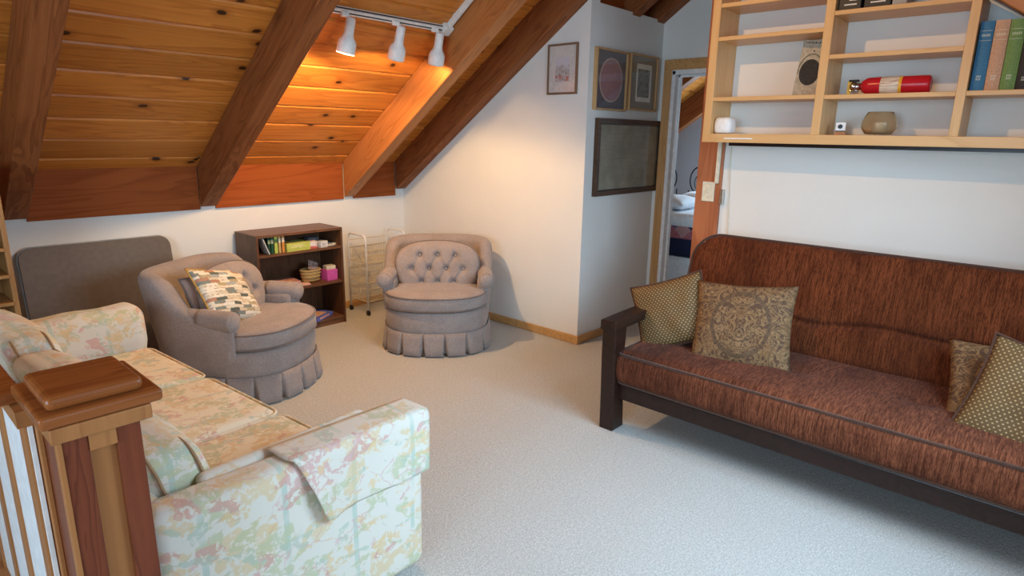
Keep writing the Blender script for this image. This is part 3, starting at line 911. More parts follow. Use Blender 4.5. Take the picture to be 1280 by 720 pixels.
scatter('dotted_pillow', 'dotted bronze pillow in front of the other damask one at the right edge', 'dotted', 'dotted', (.46, .43), (2.955, -.035, .588),
        (-.06, -.96, -.18), (.50, -.27, .82), 'piping', .14, 6, .035, FG)

# ------------------------------------------------------------------ brown folding table
def card_table():
    t = thing('folding_table', 'brown folding card table leaning on its side against the back wall', 'table', (1.15, 4.565, .0), (math.radians(-8), 0, 0))
    obj('table_top', prism(B(), rrect(.86, .835, .075, 8, 0, .42), 1, -.004, .010), 'table_brown', t, bevel=.003)
    bm = B(); prism(bm, rrect(.872, .847, .08, 8, 0, .42), 1, .006, .045); obj('apron', bm, 'steel_blue', t, bevel=.008)
    for sx in (-.36, .36): obj('folded_leg', tube(B(), [(sx, .058, .12), (sx, .058, .76)], .011, 10), 'steel_blue', t, True)
card_table()

# ------------------------------------------------------------------ bookcase and what lies on it
bx0, bx1, byf, byb = 2.06, 2.785, 4.385, 4.725
def bookcase():
    t = thing('bookcase', 'low walnut bookcase with three open shelves by the back wall', 'bookcase', (0, 0, 0))
    obj('side_panel', bx(bx0, bx0+.018, byf, byb, 0, .80), 'walnut', t, bevel=.002)
    obj('side_panel', bx(bx1-.018, bx1, byf, byb, 0, .80), 'walnut', t, bevel=.002)
    obj('top', bx(bx0+.018, bx1-.018, byf, byb, .782, .80), 'walnut_x', t)
    for z in (.650, .365, .060): obj('shelf', bx(bx0+.018, bx1-.018, byf+.004, byb-.008, z-.018, z), 'walnut_x', t)
    obj('back_panel', bx(bx0+.018, bx1-.018, byb-.008, byb, 0, .79), 'walnut', t)
    obj('kick_board', bx(bx0+.018, bx1-.018, byf+.01, byf+.025, 0, .042), 'walnut_x', t)
bookcase()
def paperback(name, label, cat, w_, d_, h_, col, loc, rot=(0, 0, 0), group=None, accent=None):
    """book lying/standing: w along x = thickness, d along y, h along z; spine faces -y"""
    t = thing(name, label, cat, loc, rot, group)
    cm = plain('cover_'+label[:24].replace(' ', '_'), col, .45)
    bm = B(); c = .0022
    box(bm, -w_/2, -w_/2+c, 0, d_, 0, h_); box(bm, w_/2-c, w_/2, 0, d_, 0, h_); box(bm, -w_/2, w_/2, 0, c*1.4, 0, h_)
    obj('cover', bm, cm, t)
    obj('pages', bx(-w_/2+c, w_/2-c, c*1.4, d_-.004, .003, h_-.003), 'paper', t)
    if accent: obj('spine_label', bx(-w_/2*.8, w_/2*.8, -.0006, 0, h_*.62, h_*.85), plain('accent_'+label[:20].replace(' ', '_'), accent, .5), t)
    return t
def carton(name, label, cat, s, col, loc, rz=0, lid=None, accent=None, group=None):
    t = thing(name, label, cat, loc, (0, 0, rz), group)
    x, y, z = s
    cm = plain('card_'+label[:24].replace(' ', '_'), col, .5)
    obj('box_bottom', bx(-x/2+.001, x/2-.001, -y/2+.001, y/2-.001, 0, z*.5), cm, t)
    obj('lid', bx(-x/2, x/2, -y/2, y/2, z*.28, z), plain('lid_'+label[:24].replace(' ', '_'), lid or col, .45), t, bevel=.0015)
    if accent: 
        obj('printed_panel', bx(-x*.32, x*.30, -y*.34, y*.3, z, z+.0008), art('print_'+label[:20].replace(' ', '_'), accent, 22), t)
        obj('printed_edge', bx(-x*.36, x*.25, -y/2-.0008, -y/2, z*.4, z*.85), art('edge_'+label[:20].replace(' ', '_'), accent, 40), t)
    return t
zs = .6505
paperback('paperback_book', 'thin pale book tipped over to the left on the top bookcase shelf', 'book', .012, .10, .128, (.62, .60, .56), (2.166, 4.40, zs+.003), (0, -.36, 0), 'books on the bookcase', (.5, .46, .4))
paperback('paperback_book', 'first dark green book on the top bookcase shelf', 'book', .022, .11, .125, (.015, .055, .03), (2.176, 4.42, zs), group='books on the bookcase', accent=(.35, .4, .2))
paperback('paperback_book', 'second dark green book, next to the yellow-green one', 'book', .024, .11, .125, (.02, .085, .04), (2.201, 4.42, zs), group='books on the bookcase', accent=(.4, .42, .25))
paperback('paperback_book', 'yellow-green book standing on the top bookcase shelf', 'book', .030, .11, .125, (.46, .52, .10), (2.231, 4.42, zs), group='books on the bookcase', accent=(.12, .2, .06))
paperback('paperback_book', 'tan book standing between yellow-green and orange books', 'book', .022, .11, .127, (.55, .36, .14), (2.260, 4.42, zs), group='books on the bookcase', accent=(.8, .7, .5))
paperback('paperback_book', 'orange book standing last in the top shelf row', 'book', .026, .11, .130, (.62, .25, .06), (2.288, 4.42, zs), group='books on the bookcase', accent=(.85, .7, .5))
carton('game_box', 'yellow-green game box lying on the top bookcase shelf', 'box', (.20, .14, .062), (.50, .52, .10), (2.405, 4.475, zs), .04, (.52, .55, .12), [(.20, .28, .06), (.65, .62, .2), (.75, .72, .5)])
carton('card_box', 'small red and white box beside the yellow-green game box', 'box', (.062, .09, .06), (.55, .10, .08), (2.545, 4.455, zs), -.25, (.60, .50, .46), [(.6, .1, .08), (.8, .75, .7), (.5, .3, .25)])
carton('card_box', 'small white box on the top bookcase shelf', 'box', (.07, .08, .05), (.62, .60, .56), (2.622, 4.445, zs), .2, (.72, .70, .66), [(.3, .3, .32), (.75, .72, .7)])
carton('card_box', 'dark grey box behind the small white box on the bookcase', 'box', (.09, .09, .07), (.05, .045, .05), (2.60, 4.555, zs), -.1, (.09, .08, .09), [(.05, .05, .06), (.3, .28, .3)])
tag(obj('oval_dish', lathe(B(), [(0, .0), (.05, 0), (.062, .006), (.066, .014), (.063, .014), (.058, .008), (0, .005)], 28), 'paper', smooth=True, loc=(2.70, 4.47, zs)), 'flat pale dish at the right end of the top bookcase shelf', 'dish')
zs = .3655
carton('game_box', 'red game box lying at the left of the middle bookcase shelf', 'box', (.15, .20, .026), (.42, .03, .05), (2.175, 4.50, zs), .12, (.45, .035, .06), [(.1, .02, .05), (.6, .1, .08), (.75, .5, .3)])
carton('game_box', 'pink and white game box on the middle bookcase shelf', 'box', (.20, .17, .036), (.65, .42, .40), (2.335, 4.535, zs), -.1, (.62, .30, .28), [(.75, .65, .6), (.60, .12, .10), (.8, .55, .3), (.7, .68, .62)])
tag(obj('booklet', bx(-.07, .07, -.05, .05, 0, .008), plain('booklet_blue', (.12, .26, .55), .45), loc=(2.335, 4.435, zs), rot=(0, 0, .1), bevel=.001), 'blue booklet lying in front of the pink game box', 'booklet')
tag(obj('booklet', bx(-.055, .055, -.04, .04, 0, .010), art('booklet_art', [(.6, .08, .06), (.8, .6, .5), (.75, .2, .1)], 30), loc=(2.445, 4.455, zs), rot=(0, 0, -.3), bevel=.001), 'red patterned booklet beside the wicker basket', 'booklet')
def basket():
    t = thing('wicker_basket', 'small wicker basket on the middle bookcase shelf', 'basket', (2.545, 4.50, zs))
    wk = N('wicker'); v = wk.coord((60, 60, 95)); ch = wk.n('TexWave', {'Vector': wk.coord(), 'Scale': 38., 'Distortion': 2.}, bands_direction='Z').outputs[1]
    wm = wk.done(wk.mix(ch, (.34, .20, .07), (.62, .44, .19)), .7)
    bm = B(); prof = [(0, .004), (.066, .004), (.068, .0), (.078, .05), (.084, .10), (.088, .104), (.084, .108), (.078, .10), (.072, .05), (.062, .010), (0, .010)]
    lathe(bm, prof, 28); bmesh.ops.scale(bm, vec=(1, .78, 1), verts=bm.verts)
    obj('bowl', bm, wm, t, True)
    for k in range(4):
        bm = B(); tube(bm, [(.0755*math.cos(a)*(1+.001*k)*(1+.045*k), .0755*.78*math.sin(a)*(1+.045*k), .022+.026*k) for a in [2*math.pi*i/28 for i in range(28)]], .0045, 6, True)
        obj('weave_band', bm, wm, t, True)
basket()
tag(obj('photo_card', bx(-.05, .05, -.001, .001, 0, .085), art('photo_print', [(.05, .04, .05), (.35, .22, .18), (.6, .55, .52)], 30), loc=(2.565, 4.49, .455), rot=(-.5, .45, .1)), 'photo card sticking out of the wicker basket', 'card')
carton('card_box', 'magenta tin with a pale lid at the right of the middle shelf', 'box', (.10, .09, .088), (.62, .10, .36), (2.70, 4.475, zs), .06, (.62, .10, .36))
carton('card_box', 'pale carton on top of the magenta tin', 'box', (.08, .07, .03), (.62, .52, .36), (2.705, 4.478, zs+.0885), -.1, (.66, .58, .42))
zs = .0605
carton('game_box', 'blue and orange game box lying on the bottom bookcase shelf', 'box', (.24, .20, .03), (.10, .14, .50), (2.56, 4.50, zs), .5, (.14, .18, .55), [(.6, .2, .08), (.75, .45, .25), (.5, .15, .2)])
tag(obj('booklet', bx(-.06, .06, -.08, .08, 0, .006), plain('booklet_green', (.10, .35, .10), .45), loc=(2.44, 4.55, zs+.031), rot=(0, 0, .3)), 'green booklet on the bottom bookcase shelf', 'booklet')

# ------------------------------------------------------------------ wire basket cart
def cart():
    t = thing('wire_cart', 'cream wire basket cart on castors between bookcase and corner armchair', 'cart', (0, 0, 0))
    ya, yb, H_ = 4.405, 4.665, .70
    for nm, x in (('a', 3.02), ('b', 3.43)):
        pts = [(x, ya, .05), (x, ya, H_-.06)]
        for i in range(7):
            a = math.pi*i/12; pts.append((x, ya+.05-.05*math.cos(a), H_-.05+.05*math.sin(a)))
        for i in range(7):
            a = math.pi/2-math.pi*i/12; pts.append((x, yb-.05+.05*math.cos(a), H_-.05+.05*math.sin(a)))
        pts.append((x, yb, .05))
        obj('end_hoop', tube(B(), pts, .0085, 10), 'white_metal', t, True)
        for y in (ya, yb):
            c = obj('castor', tube(B(), [(x-.009, y, .022), (x+.009, y, .022)], .022, 14), 'black', t, True)
            obj('castor_fork', tube(B(), [(x, y, .022), (x, y, .055)], .008, 8), 'chrome', c, True)
    for z0 in (.12, .29, .46):
        bm = B(); h = .11
        for z in (z0, z0+h):
            tube(bm, [(3.02, ya, z), (3.43, ya, z), (3.43, yb, z), (3.02, yb, z)], .0035, 6, True)
        for i in range(15):
            x = 3.03+.39*i/14; tube(bm, [(x, ya, z0+h), (x, ya, z0), (x, yb, z0), (x, yb, z0+h)], .0016, 4)
        for i in range(1, 8):
            y = ya+(yb-ya)*i/8; tube(bm, [(3.02, y, z0+h), (3.02, y, z0), (3.43, y, z0), (3.43, y, z0+h)], .0016, 4)
        obj('basket', bm, 'wire', t)
    bm = B()
    tube(bm, [(3.02, yb, .635), (3.43, yb, .635)], .004, 6)
    obj('tie_rod', bm, 'wire', t)
cart()

# ------------------------------------------------------------------ wall shelf
SF, SB = 3.45, GX
def wall_shelf():
    t = thing('wall_shelf', 'open maple wall shelf with cubbies hung above the futon', 'shelf', (0, 0, 0))
    obj('side_panel', bx(SF, SB, 1.617, 1.662, 1.53, 2.48), 'shelf_z', t, bevel=.002)
    obj('bottom_board', bx(SF, SB, -.75, 1.617, 1.53, 1.578), 'shelf_x', t, bevel=.002)
    obj('divider', bx(SF, SB, 1.033, 1.075, 1.578, 2.48), 'shelf_z', t, bevel=.002)
    obj('divider', bx(SF, SB, .447, .484, 1.578, 2.17), 'shelf_z', t, bevel=.002)
    obj('side_panel', bx(SF, SB, -.75, -.71, 1.53, 1.578+.10), 'shelf_z', t, bevel=.002)
    obj('shelf_shadow_strip', bx(SB-.02, SB, -.7, 1.6, 1.510, 1.53), 'espresso', t)  # dark strip standing in for the shadow line under the shelf
    for y0, y1, zt in ((1.075, 1.617, 1.775), (1.075, 1.617, 2.092), (1.075, 1.617, 2.262), (.484, 1.033, 1.772), (.484, 1.033, 1.962), (.484, 1.033, 2.163), (-.60, .447, 1.773)):
        obj('shelf_board', bx(SF+.002, SB, y0, y1, zt-.021, zt), 'shelf_x', t, bevel=.002)
wall_shelf()
# things on the shelf
def sq_lathe(bm, prof, n=40, e=4.0):
    rings = []
    for r, z in prof:
        rings.append([bm.verts.new((r*abs(math.cos(a))**(2/e)*math.copysign(1, math.cos(a)), r*abs(math.sin(a))**(2/e)*math.copysign(1, math.sin(a)), z)) for a in [2*math.pi*i/n for i in range(n)]])
    for a, b in zip(rings, rings[1:]):
        for i in range(n): bm.faces.new((a[i], a[(i+1) % n], b[(i+1) % n], b[i]))
    bm.faces.new(rings[0][::-1]); bm.faces.new(rings[-1]); return bm
pk = obj('wifi_router', sq_lathe(B(), [(.036, .002), (.046, .004), (.051, .014), (.052, .04), (.051, .070), (.046, .084), (.034, .090), (.01, .091)], 40, 3.2), 'white_plastic', smooth=True, loc=(3.525, 1.565, 1.578))
tag(pk, 'white rounded wireless router in the lowest left shelf cubby', 'router')
obj('foot_ring', lathe(B(), [(.0, 0), (.034, 0), (.036, .003), (0, .003)], 24), 'black', pk, True)
tag(obj('white_strip', bx(SF-.004, SF, 1.37, 1.53, 1.549, 1.556), 'white_plastic', bevel=.001), 'narrow white strip stuck on the shelf edge below the router', 'strip')
tag(obj('power_cord', tube(B(), [(3.688, 1.585, 1.505), (3.692, 1.582, 1.40), (3.692, 1.572, 1.25), (3.692, 1.562, 1.1), (3.690, 1.55, .9), (3.685, 1.55, .3)], .0022, 6), 'ivory', smooth=True), 'thin grey cord hanging down the wall under the shelf', 'cord')
def plaque():
    t = thing('stone_plaque', 'square stone plaque with a dark oval print leaning in the left cubby', 'plaque', (3.56, 1.163, 1.777), (math.radians(4.5), math.radians(7), math.radians(6)))
    m = N('plaque_stone'); v = m.coord(); c = m.mix(m.maprange(m.noise(v, 60, 3), .3, .7), (.40, .35, .26), (.54, .48, .37))
    lt = m.maprange(m.noise(m.coord((1, 140, 60)), 1., 2), .60, .66); c = m.done(m.mix(m.math('MULTIPLY', lt, .35), c, (.12, .10, .08)), .7)
    obj('slab', bx(-.006, .006, -.062, .062, 0, .28), c, t, bevel=.003)
    def oval(a, b, cz, x, th):
        bm = B(); prism(bm, [(a*math.cos(q), cz+b*math.sin(q)) for q in [2*math.pi*i/40 for i in range(40)]], 0, x-th, x); return bm
    obj('oval_print', oval(.050, .066, .118, -.006, .0012), art('plaque_ink', [(.010, .010, .010), (.022, .02, .02), (.05, .045, .04)], 60), t)
    obj('ring_line', tube(B(), [(-.0068, .058*math.cos(q), .122+.088*math.sin(q)) for q in [math.radians(-10+200*i/30) for i in range(31)]], .0016, 5), 'black', t)
    obj('hanging_hole', oval(.004, .004, .225, -.006, .0012), 'black', t)
    bm = B()
    for k in range(11): box(bm, -.0066, -.006, -.048+k*.009, -.048+k*.009+.005, .262, .268+.003*(k % 2))
    obj('lettering', bm, 'black', t)
plaque()
def extinguisher():
    t = thing('fire_extinguisher', 'small red fire extinguisher lying on its side in the middle cubby', 'fire extinguisher', (3.555, .60, 1.772+.0415), (0, 0, 0))
    A = Matrix.Rotation(math.radians(-90), 4, 'X')   # local z -> +y
    obj('cylinder', lathe(B(), [(0, .004), (.030, .0), (.038, .004), (.041, .014), (.041, .255), (.038, .272), (.028, .288), (.016, .295), (0, .296)], 32, A), 'red_enamel', t, True)
    lb = N('extinguisher_label'); v = lb.coord(); x, y, z = lb.sep(v)[:3]
    li = lb.maprange(lb.noise(lb.coord((160, 12, 160)), 1., 2), .5, .6)
    c = lb.mix(lb.math('MULTIPLY', li, .6), (.72, .66, .54), (.30, .10, .08)); c = lb.mix(lb.math('LESS_THAN', y, .128), c, (.75, .42, .04))
    lm = lb.done(c, .4)
    obj('label_wrap', lathe(B(), [(.0412, .115), (.0416, .116), (.0416, .205), (.0412, .206)], 32, A), lm, t, True)
    obj('neck', lathe(B(), [(0, .29), (.017, .29), (.017, .318), (.022, .32), (.022, .338), (0, .338)], 20, A), 'chrome', t, True)
    obj('lever', rbox(B(), (0, .330, .028), (.022, .045, .010), .004, 4), 'black', t, True)
    obj('handle', rbox(B(), (0, .328, -.020), (.022, .040, .009), .004, 4), 'chrome', t, True)
    obj('gauge', lathe(B(), [(0, -.008), (.013, -.008), (.013, .004), (0, .004)], 18, Matrix.Translation((-.022, .328, 0)) @ Matrix.Rotation(math.pi/2, 4, 'Y')), 'chrome', t, True)
    obj('safety_tag', bx(-.002, .002, .340, .358, -.036, .028), 'brass', t)
extinguisher()
def vase():
    m = N('smoky_glass'); v = m.coord()
    gm = m.done((.86, .74, .56), .06, **{'Transmission Weight': .92, 'IOR': 1.25, 'Specular IOR Level': .6})
    bm = B(); prof = [(0, .004), (.048, .004), (.060, .008), (.078, .035), (.080, .055), (.072, .085), (.058, .108), (.056, .112), (.053, .110), (.066, .083), (.074, .055), (.072, .036), (.056, .014), (0, .011)]
    lathe(bm, prof, 36); 
    o = obj('glass_vase', bm, gm, smooth=True, loc=(3.555, .79, 1.578)); tag(o, 'squat smoky glass candle vase on the bottom shelf board', 'vase')
    obj('candle', lathe(B(), [(0, .012), (.030, .012), (.030, .06), (.027, .063), (0, .060)], 20), 'paper', o, True)
vase()
def trinket():
    t = thing('desk_trinket', 'tiny desk ornament with a black dial on a wooden base beside the glass vase', 'ornament', (3.535, .958, 1.578), (0, 0, .2))
    obj('base', bx(-.018, .018, -.026, .026, 0, .017), plain('trinket_wood', (.40, .17, .06)), t, bevel=.002)
    obj('stand', bx(-.006, .006, -.022, .022, .017, .022), 'black', t)
    bm = B(); box(bm, -.003, .003, -.022, .022, .022, .062); obj('face_plate', bm, 'white_plastic', t, bevel=.001)
    obj('dial', lathe(B(), [(0, 0), (.011, 0), (.011, .003), (0, .003)], 18, Matrix.Translation((-.003, .002, .042)) @ Matrix.Rotation(-math.pi/2, 4, 'Y')), 'black', t)
trinket()
# old hardback books in the right cubby
def hardback(label, y0, y1, h_, d_, col, x=3.485, lean=0., marks=True):
    th = y1-y0
    t = thing('hardback_book', label, 'book', (x, (y0+y1)/2, 1.774), (lean, 0, 0), 'old hardbacks in the right cubby')
    cm = N('cloth_'+label[:20].replace(' ', '_')); v = cm.coord(); 
    cm = cm.done(cm.mix(cm.maprange(cm.noise(v, 160, 2), .3, .7), tuple(c*.85 for c in col), tuple(min(1, c*1.1) for c in col)), .6)
    bm = B(); n = 8
    prof = [(-.007*math.cos(math.pi/2*(2*i/n-1)), -th/2+th*i/n) for i in range(n+1)]
    prism(bm, prof+[(.004, th/2), (.004, -th/2)], 2, 0, h_)
    box(bm, .004, d_, -th/2, -th/2+.003, 0, h_); box(bm, .004, d_, th/2-.003, th/2, 0, h_)
    obj('cover', bm, cm, t)
    obj('pages', bx(.004, d_-.006, -th/2+.003, th/2-.003, .004, h_-.005), 'paper', t)
    if marks:
        gm = plain('gilt_'+label[:16].replace(' ', '_'), tuple(min(1, c*.5+.38*k) for c, k in zip(col, (1, .95, .7))), .4)
        bm = B(); rules = B(); num = B()
        for z, hh in ((h_*.86, .002),): box(rules, -.0078, -.005, -th*.42, th*.42, z, z+hh)
        obj('gilt_rule', bx(-.0078, -.005, -th*.42, th*.42, h_*.72, h_*.72+.002), gm, t)
        for k in range(5): box(bm, -.0078, -.0062, -th*.30+k*th*.13, -th*.30+k*th*.13+th*.08, h_*.78, h_*.815)
        for k in range(3): box(num, -.0078, -.0066, -th*.16+k*th*.12, -th*.16+k*th*.12+th*.08, h_*.15, h_*.18); box(num, -.0078, -.0066, -th*.16+k*th*.12, -th*.16+k*th*.12+th*.08, h_*.19, h_*.22)
        obj('gilt_rule', rules, gm, t); obj('gilt_lettering', bm, gm, t); obj('gilt_number', num, gm, t)
hardback('blue clothbound book at the left end of the right cubby row', .392, .441, .285, .18, (.045, .165, .30))
hardback('salmon clothbound book between the blue and green ones', .339, .390, .285, .18, (.55, .32, .20))
hardback('green clothbound book right of the salmon one', .285, .337, .284, .18, (.15, .25, .075))
hardback('black clothbound book at the right edge of the row', .235, .283, .235, .18, (.03, .026, .026))
hardback('dark red clothbound book farthest right, past the black one', .19, .233, .19, .17, (.16, .03, .025))
# black boxes on the top shelf of the middle bay
for k, (y0, y1, hh, lab) in enumerate(((.925, 1.025, .13, 'black box with white print, first on the top middle shelf'), (.80, .915, .12, 'black case with a pale line beside the first black box'), (.735, .795, .10, 'grey box right of the black cases on the top middle shelf'))):
    t = thing('storage_case', lab, 'case', (3.52, (y0+y1)/2, 2.1635), (0, 0, 0), 'cases on the top middle shelf')
    obj('body', bx(-.05, .09, -(y1-y0)/2, (y1-y0)/2, 0, hh), 'black' if k < 2 else plain('case_grey', (.35, .34, .32)), t, bevel=.004)
    bm = B()
    for q in range(2): box(bm, -.0508, -.05, -(y1-y0)*.3, (y1-y0)*(.25-.2*q), .02+.02*q, .026+.02*q)
    obj('printed_lines', bm, 'paper', t)

# ------------------------------------------------------------------ switch and conduit on the post
t = thing('light_switch', 'ivory light switch plate on the reddish post', 'switch', (GX-.0205, 1.70, 1.232))
obj('plate', bx(-.006, 0, -.040, .040, -.060, .060), 'ivory', t, bevel=.003)
obj('toggle', bx(-.016, -.005, -.005, .005, -.010, .012), 'ivory', t, rot=(0, .3, 0), bevel=.001)
obj('screw', lathe(B(), [(0, -.001), (.003, 0), (.003, .002), (0, .002)], 10, Matrix.Translation((-.007, 0, .032)) @ Matrix.Rotation(math.pi/2, 4, 'Y')), 'chrome', t)
obj('screw', lathe(B(), [(0, -.001), (.003, 0), (.003, .002), (0, .002)], 10, Matrix.Translation((-.007, 0, -.032)) @ Matrix.Rotation(math.pi/2, 4, 'Y')), 'chrome', t)
tag(obj('cable_conduit', bx(GX-.038, GX-.0205, 1.638, 1.660, 1.285, 1.53), 'ivory', bevel=.003), 'pale wiring channel from the switch up to the wall shelf', 'conduit')
tag(obj('wall_outlet', bx(GX-.03, GX-.0005, 1.60, 1.622, 1.16, 1.25), 'chrome', bevel=.003), 'small metal bracket on the wall edge right of the switch', 'bracket')

# ------------------------------------------------------------------ framed pictures
def picture(name, label, w_, h_, loc, rz, frame_mat, fw, depth, mat_col, inner, art_mat, oval=False):
    """hangs facing local -y"""
    t = thing(name, label, 'picture', loc, (0, 0, rz), 'framed pictures')
    bm = B(); 
    for a in ((-w_/2, w_/2, h_/2-fw, h_/2), (-w_/2, w_/2, -h_/2, -h_/2+fw), (-w_/2, -w_/2+fw, -h_/2+fw, h_/2-fw), (w_/2-fw, w_/2, -h_/2+fw, h_/2-fw)): box(bm, a[0], a[1], -depth, 0, a[2], a[3])
    obj('frame', bm, frame_mat, t, bevel=.0025)
    obj('mat_board', bx(-w_/2+fw, w_/2-fw, -depth*.55, -.002, -h_/2+fw, h_/2-fw), mat_col, t)
    iw, ih, cx, cz = inner
    if oval:
        bm = B(); prism(bm, [(cx+iw/2*1.1*math.cos(q), cz+ih/2*1.07*math.sin(q)) for q in [2*math.pi*i/48 for i in range(48)]], 1, -depth*.55-.0015, -depth*.5)
        obj('oval_border', bm, plain('oval_border_pink', (.52, .38, .32)), t)
        bm = B(); prism(bm, [(cx+iw/2*math.cos(q), cz+ih/2*math.sin(q)) for q in [2*math.pi*i/48 for i in range(48)]], 1, -depth*.55-.003, -depth*.5)
        obj('print', bm, art_mat, t)
    else:
        obj('print', bx(cx-iw/2, cx+iw/2, -depth*.55-.0012, -depth*.5, cz-ih/2, cz+ih/2), art_mat, t)
    g = N('picture_glass_'+name); g.m.blend_method = 'BLEND' if hasattr(g.m, 'blend_method') else None
    tr = g.n('BsdfTransparent'); gl = g.n('BsdfGlossy', {'Roughness': .03})
    mx = g.n('MixShader', {0: .075, 1: tr.outputs[0], 2: gl.outputs[0]})
    g.t.links.new(mx.outputs[0], g.t.nodes['Material Output'].inputs[0])
    obj('glass', bx(-w_/2+fw, w_/2-fw, -depth*.72, -depth*.70, -h_/2+fw, h_/2-fw), g.m, t)
    return t
dark_frame = wood('frame_dark', (.045, .020, .010), (.11, .055, .028), 0); brown_frame = wood('frame_brown', (.17, .085, .045), (.27, .15, .085), 2)
oak_frame = wood('frame_oak', (.40, .22, .09), (.60, .36, .16), 2)
def street_print():
    m = N('town_print'); v = m.n('TexCoord').outputs['Object']; x, y, z = m.sep(v)[:3]
    a = m.noise(v, 55, 4, .7); c = m.ramp(a, [(.3, (.22, .22, .30)), (.45, (.50, .42, .34)), (.55, (.62, .60, .64)), (.7, (.72, .72, .74))])
    sky = m.maprange(m.math('ADD', z, m.math('MULTIPLY', m.noise(m.coord((40, 1, 4)), 1., 3), .10)), .055, .085)
    c = m.mix(sky, c, (.70, .68, .74)); c = m.mix(m.math('MULTIPLY', m.maprange(z, -.03, -.05), m.maprange(m.noise(v, 30, 2), .45, .55)), c, (.62, .24, .20))
    return m.done(c, .6)
picture('framed_print', 'small town print in a thin brown frame on the white gable wall', .268, .345, (GX-.0005, 2.882, 2.012), -math.pi/2, brown_frame, .014, .018, plain('mat_cream', (.74, .70, .67)), (.125, .165, 0, .0), street_print())
picture('oval_print', 'oak framed picture with a pink oval print on the grey wall', .40, .42, (3.955, FY-.0005, 1.945), 0, oak_frame, .014, .032, plain('mat_slate', (.105, .095, .115)), (.27, .285, .0, .0), art('oval_art', [(.22, .10, .12), (.40, .20, .20), (.30, .16, .20), (.55, .36, .32)], 24, 2), True)
picture('etching_print', 'oak framed etching right of the oval picture', .40, .41, (4.395, FY-.0005, 1.955), 0, oak_frame, .014, .032, plain('mat_olive', (.26, .22, .16)), (.215, .275, .01, .0), 'paper')
tag_art = obj('etching_sheet', bx(-.082, .092, -.0200, -.0185, -.105, .10), art('etching_ink', [(.03, .03, .03), (.12, .12, .10), (.30, .29, .24), (.06, .06, .05)], 34, 5), [o for o in bpy.data.objects if o.name == 'etching_print'][0])
mp = N('antique_map'); v = mp.coord(); c = mp.mix(mp.maprange(mp.noise(v, 7, 5), .3, .7), (.24, .21, .14), (.36, .32, .23))
l_ = mp.maprange(mp.noise(mp.coord((3, 1, 130)), 1., 2), .5, .62); c = mp.mix(mp.math('MULTIPLY', l_, .22), c, (.12, .10, .07))
fd = mp.maprange(mp.math('ABSOLUTE', mp.math('SUBTRACT', mp.math('FRACT', mp.math('DIVIDE', mp.sep(v)[0], .23)), .5)), .03, .0); c = mp.mix(mp.math('MULTIPLY', fd, .25), c, (.15, .13, .09))
picture('framed_document', 'large dark framed old document below the two oak framed pictures', .92, .56, (4.262, FY-.0005, 1.400), 0, dark_frame, .036, .035, plain('mat_black', (.02, .016, .014)), (.83, .47, 0, 0), mp.done(c, .6))

# ------------------------------------------------------------------ track light
def track():
    t = thing('track_light', 'white ceiling track with three spotlights on the pine planks', 'track light', (0, 0, 0))
    Yt = 3.345; zt = RZ+DP-SL*(Yt-RY)-.012
    M0 = Matrix.Translation((0, Yt, zt)) @ Matrix.Rotation(-ANG, 4, 'X')
    bm = B(); box(bm, 1.96, 2.975, -.018, .018, -.020, .018, mat=M0); obj('rail', bm, 'white_metal', t, bevel=.003)
    bm = B(); box(bm, 1.96, 2.975, -.005, .005, -.0208, -.019, mat=M0); obj('slot', bm, 'groove', t)
    bm = B(); box(bm, 1.96, 2.975, -.0188, -.017, -.009, .002, mat=M0); obj('slot', bm, 'groove', t)
    bm = B(); box(bm, 2.955, 3.03, -.04, .035, -.034, .016, mat=M0); obj('corner_connector', bm, 'white_metal', t, bevel=.006)
    bm = B(); box(bm, 2.985, 3.015, -1.5, -.04, -.020, .018, mat=M0); obj('rail', bm, 'white_metal', t, bevel=.003)
    for i, (x, dirv) in enumerate(((2.20, (-.16, .12, -.95)), (2.565, (.03, .36, -.92)), (2.885, (.06, .30, -.93)))):
        base_ = M0 @ Vector((x, 0, -.03))
        h = obj('mount', rbox(B(), base_, (.05, .03, .03), .008, 4), 'white_metal', t, True)
        d = Vector(dirv).normalized(); top = base_+Vector((.035, -.01, -.022))
        R_ = d.to_track_quat('Z', 'Y').to_matrix().to_4x4(); MT = Matrix.Translation(top) @ R_
        sc_ = 1.15
        prof = [(r_*sc_, z_*sc_) for r_, z_ in [(0, -.010), (.016, -.008), (.024, 0), (.025, .065), (.028, .085), (.042, .105), (.047, .120), (.047, .165), (.046, .172), (.043, .171), (.043, .122), (.038, .108), (.022, .09), (0, .088)]]
        hd = obj('spotlight_head', lathe(B(), prof, 28, MT), 'white_metal', t, True)
        obj('swivel_arm', tube(B(), [base_, base_+Vector((.03, -.004, -.008)), top], .006, 8), 'white_metal', hd, True)
        em = N('bulb_glow'); em.put(em.b.inputs['Emission Color'], (1, .72, .38)); em.put(em.b.inputs['Emission Strength'], 6.); 
        obj('bulb', lathe(B(), [(0, .12), (.02, .12), (.038, .15), (.044, .172), (.040, .182), (0, .184)], 20, MT), em.done((.9, .8, .6), .3), hd, True)
        for p in range(3):
            a = p*2.1
            obj('vent_slot', rbox(B(), MT @ Vector((.0245*math.cos(a), .0245*math.sin(a), .01)), (.006, .006, .006), .003, 3), 'chrome', hd, True)
        l = bpy.data.lights.new('spot_bulb', 'SPOT'); l.energy = SPOT*(2.3, .40, .10)[i]; l.color = WARM; l.shadow_soft_size = .03
        l.spot_size = math.radians(178); l.spot_blend = .22
        lo = bpy.data.objects.new('spot_bulb', l); C.objects.link(lo); lo.location = MT @ Vector((0, 0, .206)); lo.rotation_euler = (-d).to_track_quat('Z', 'Y').to_euler()
        lo.parent = hd
track()
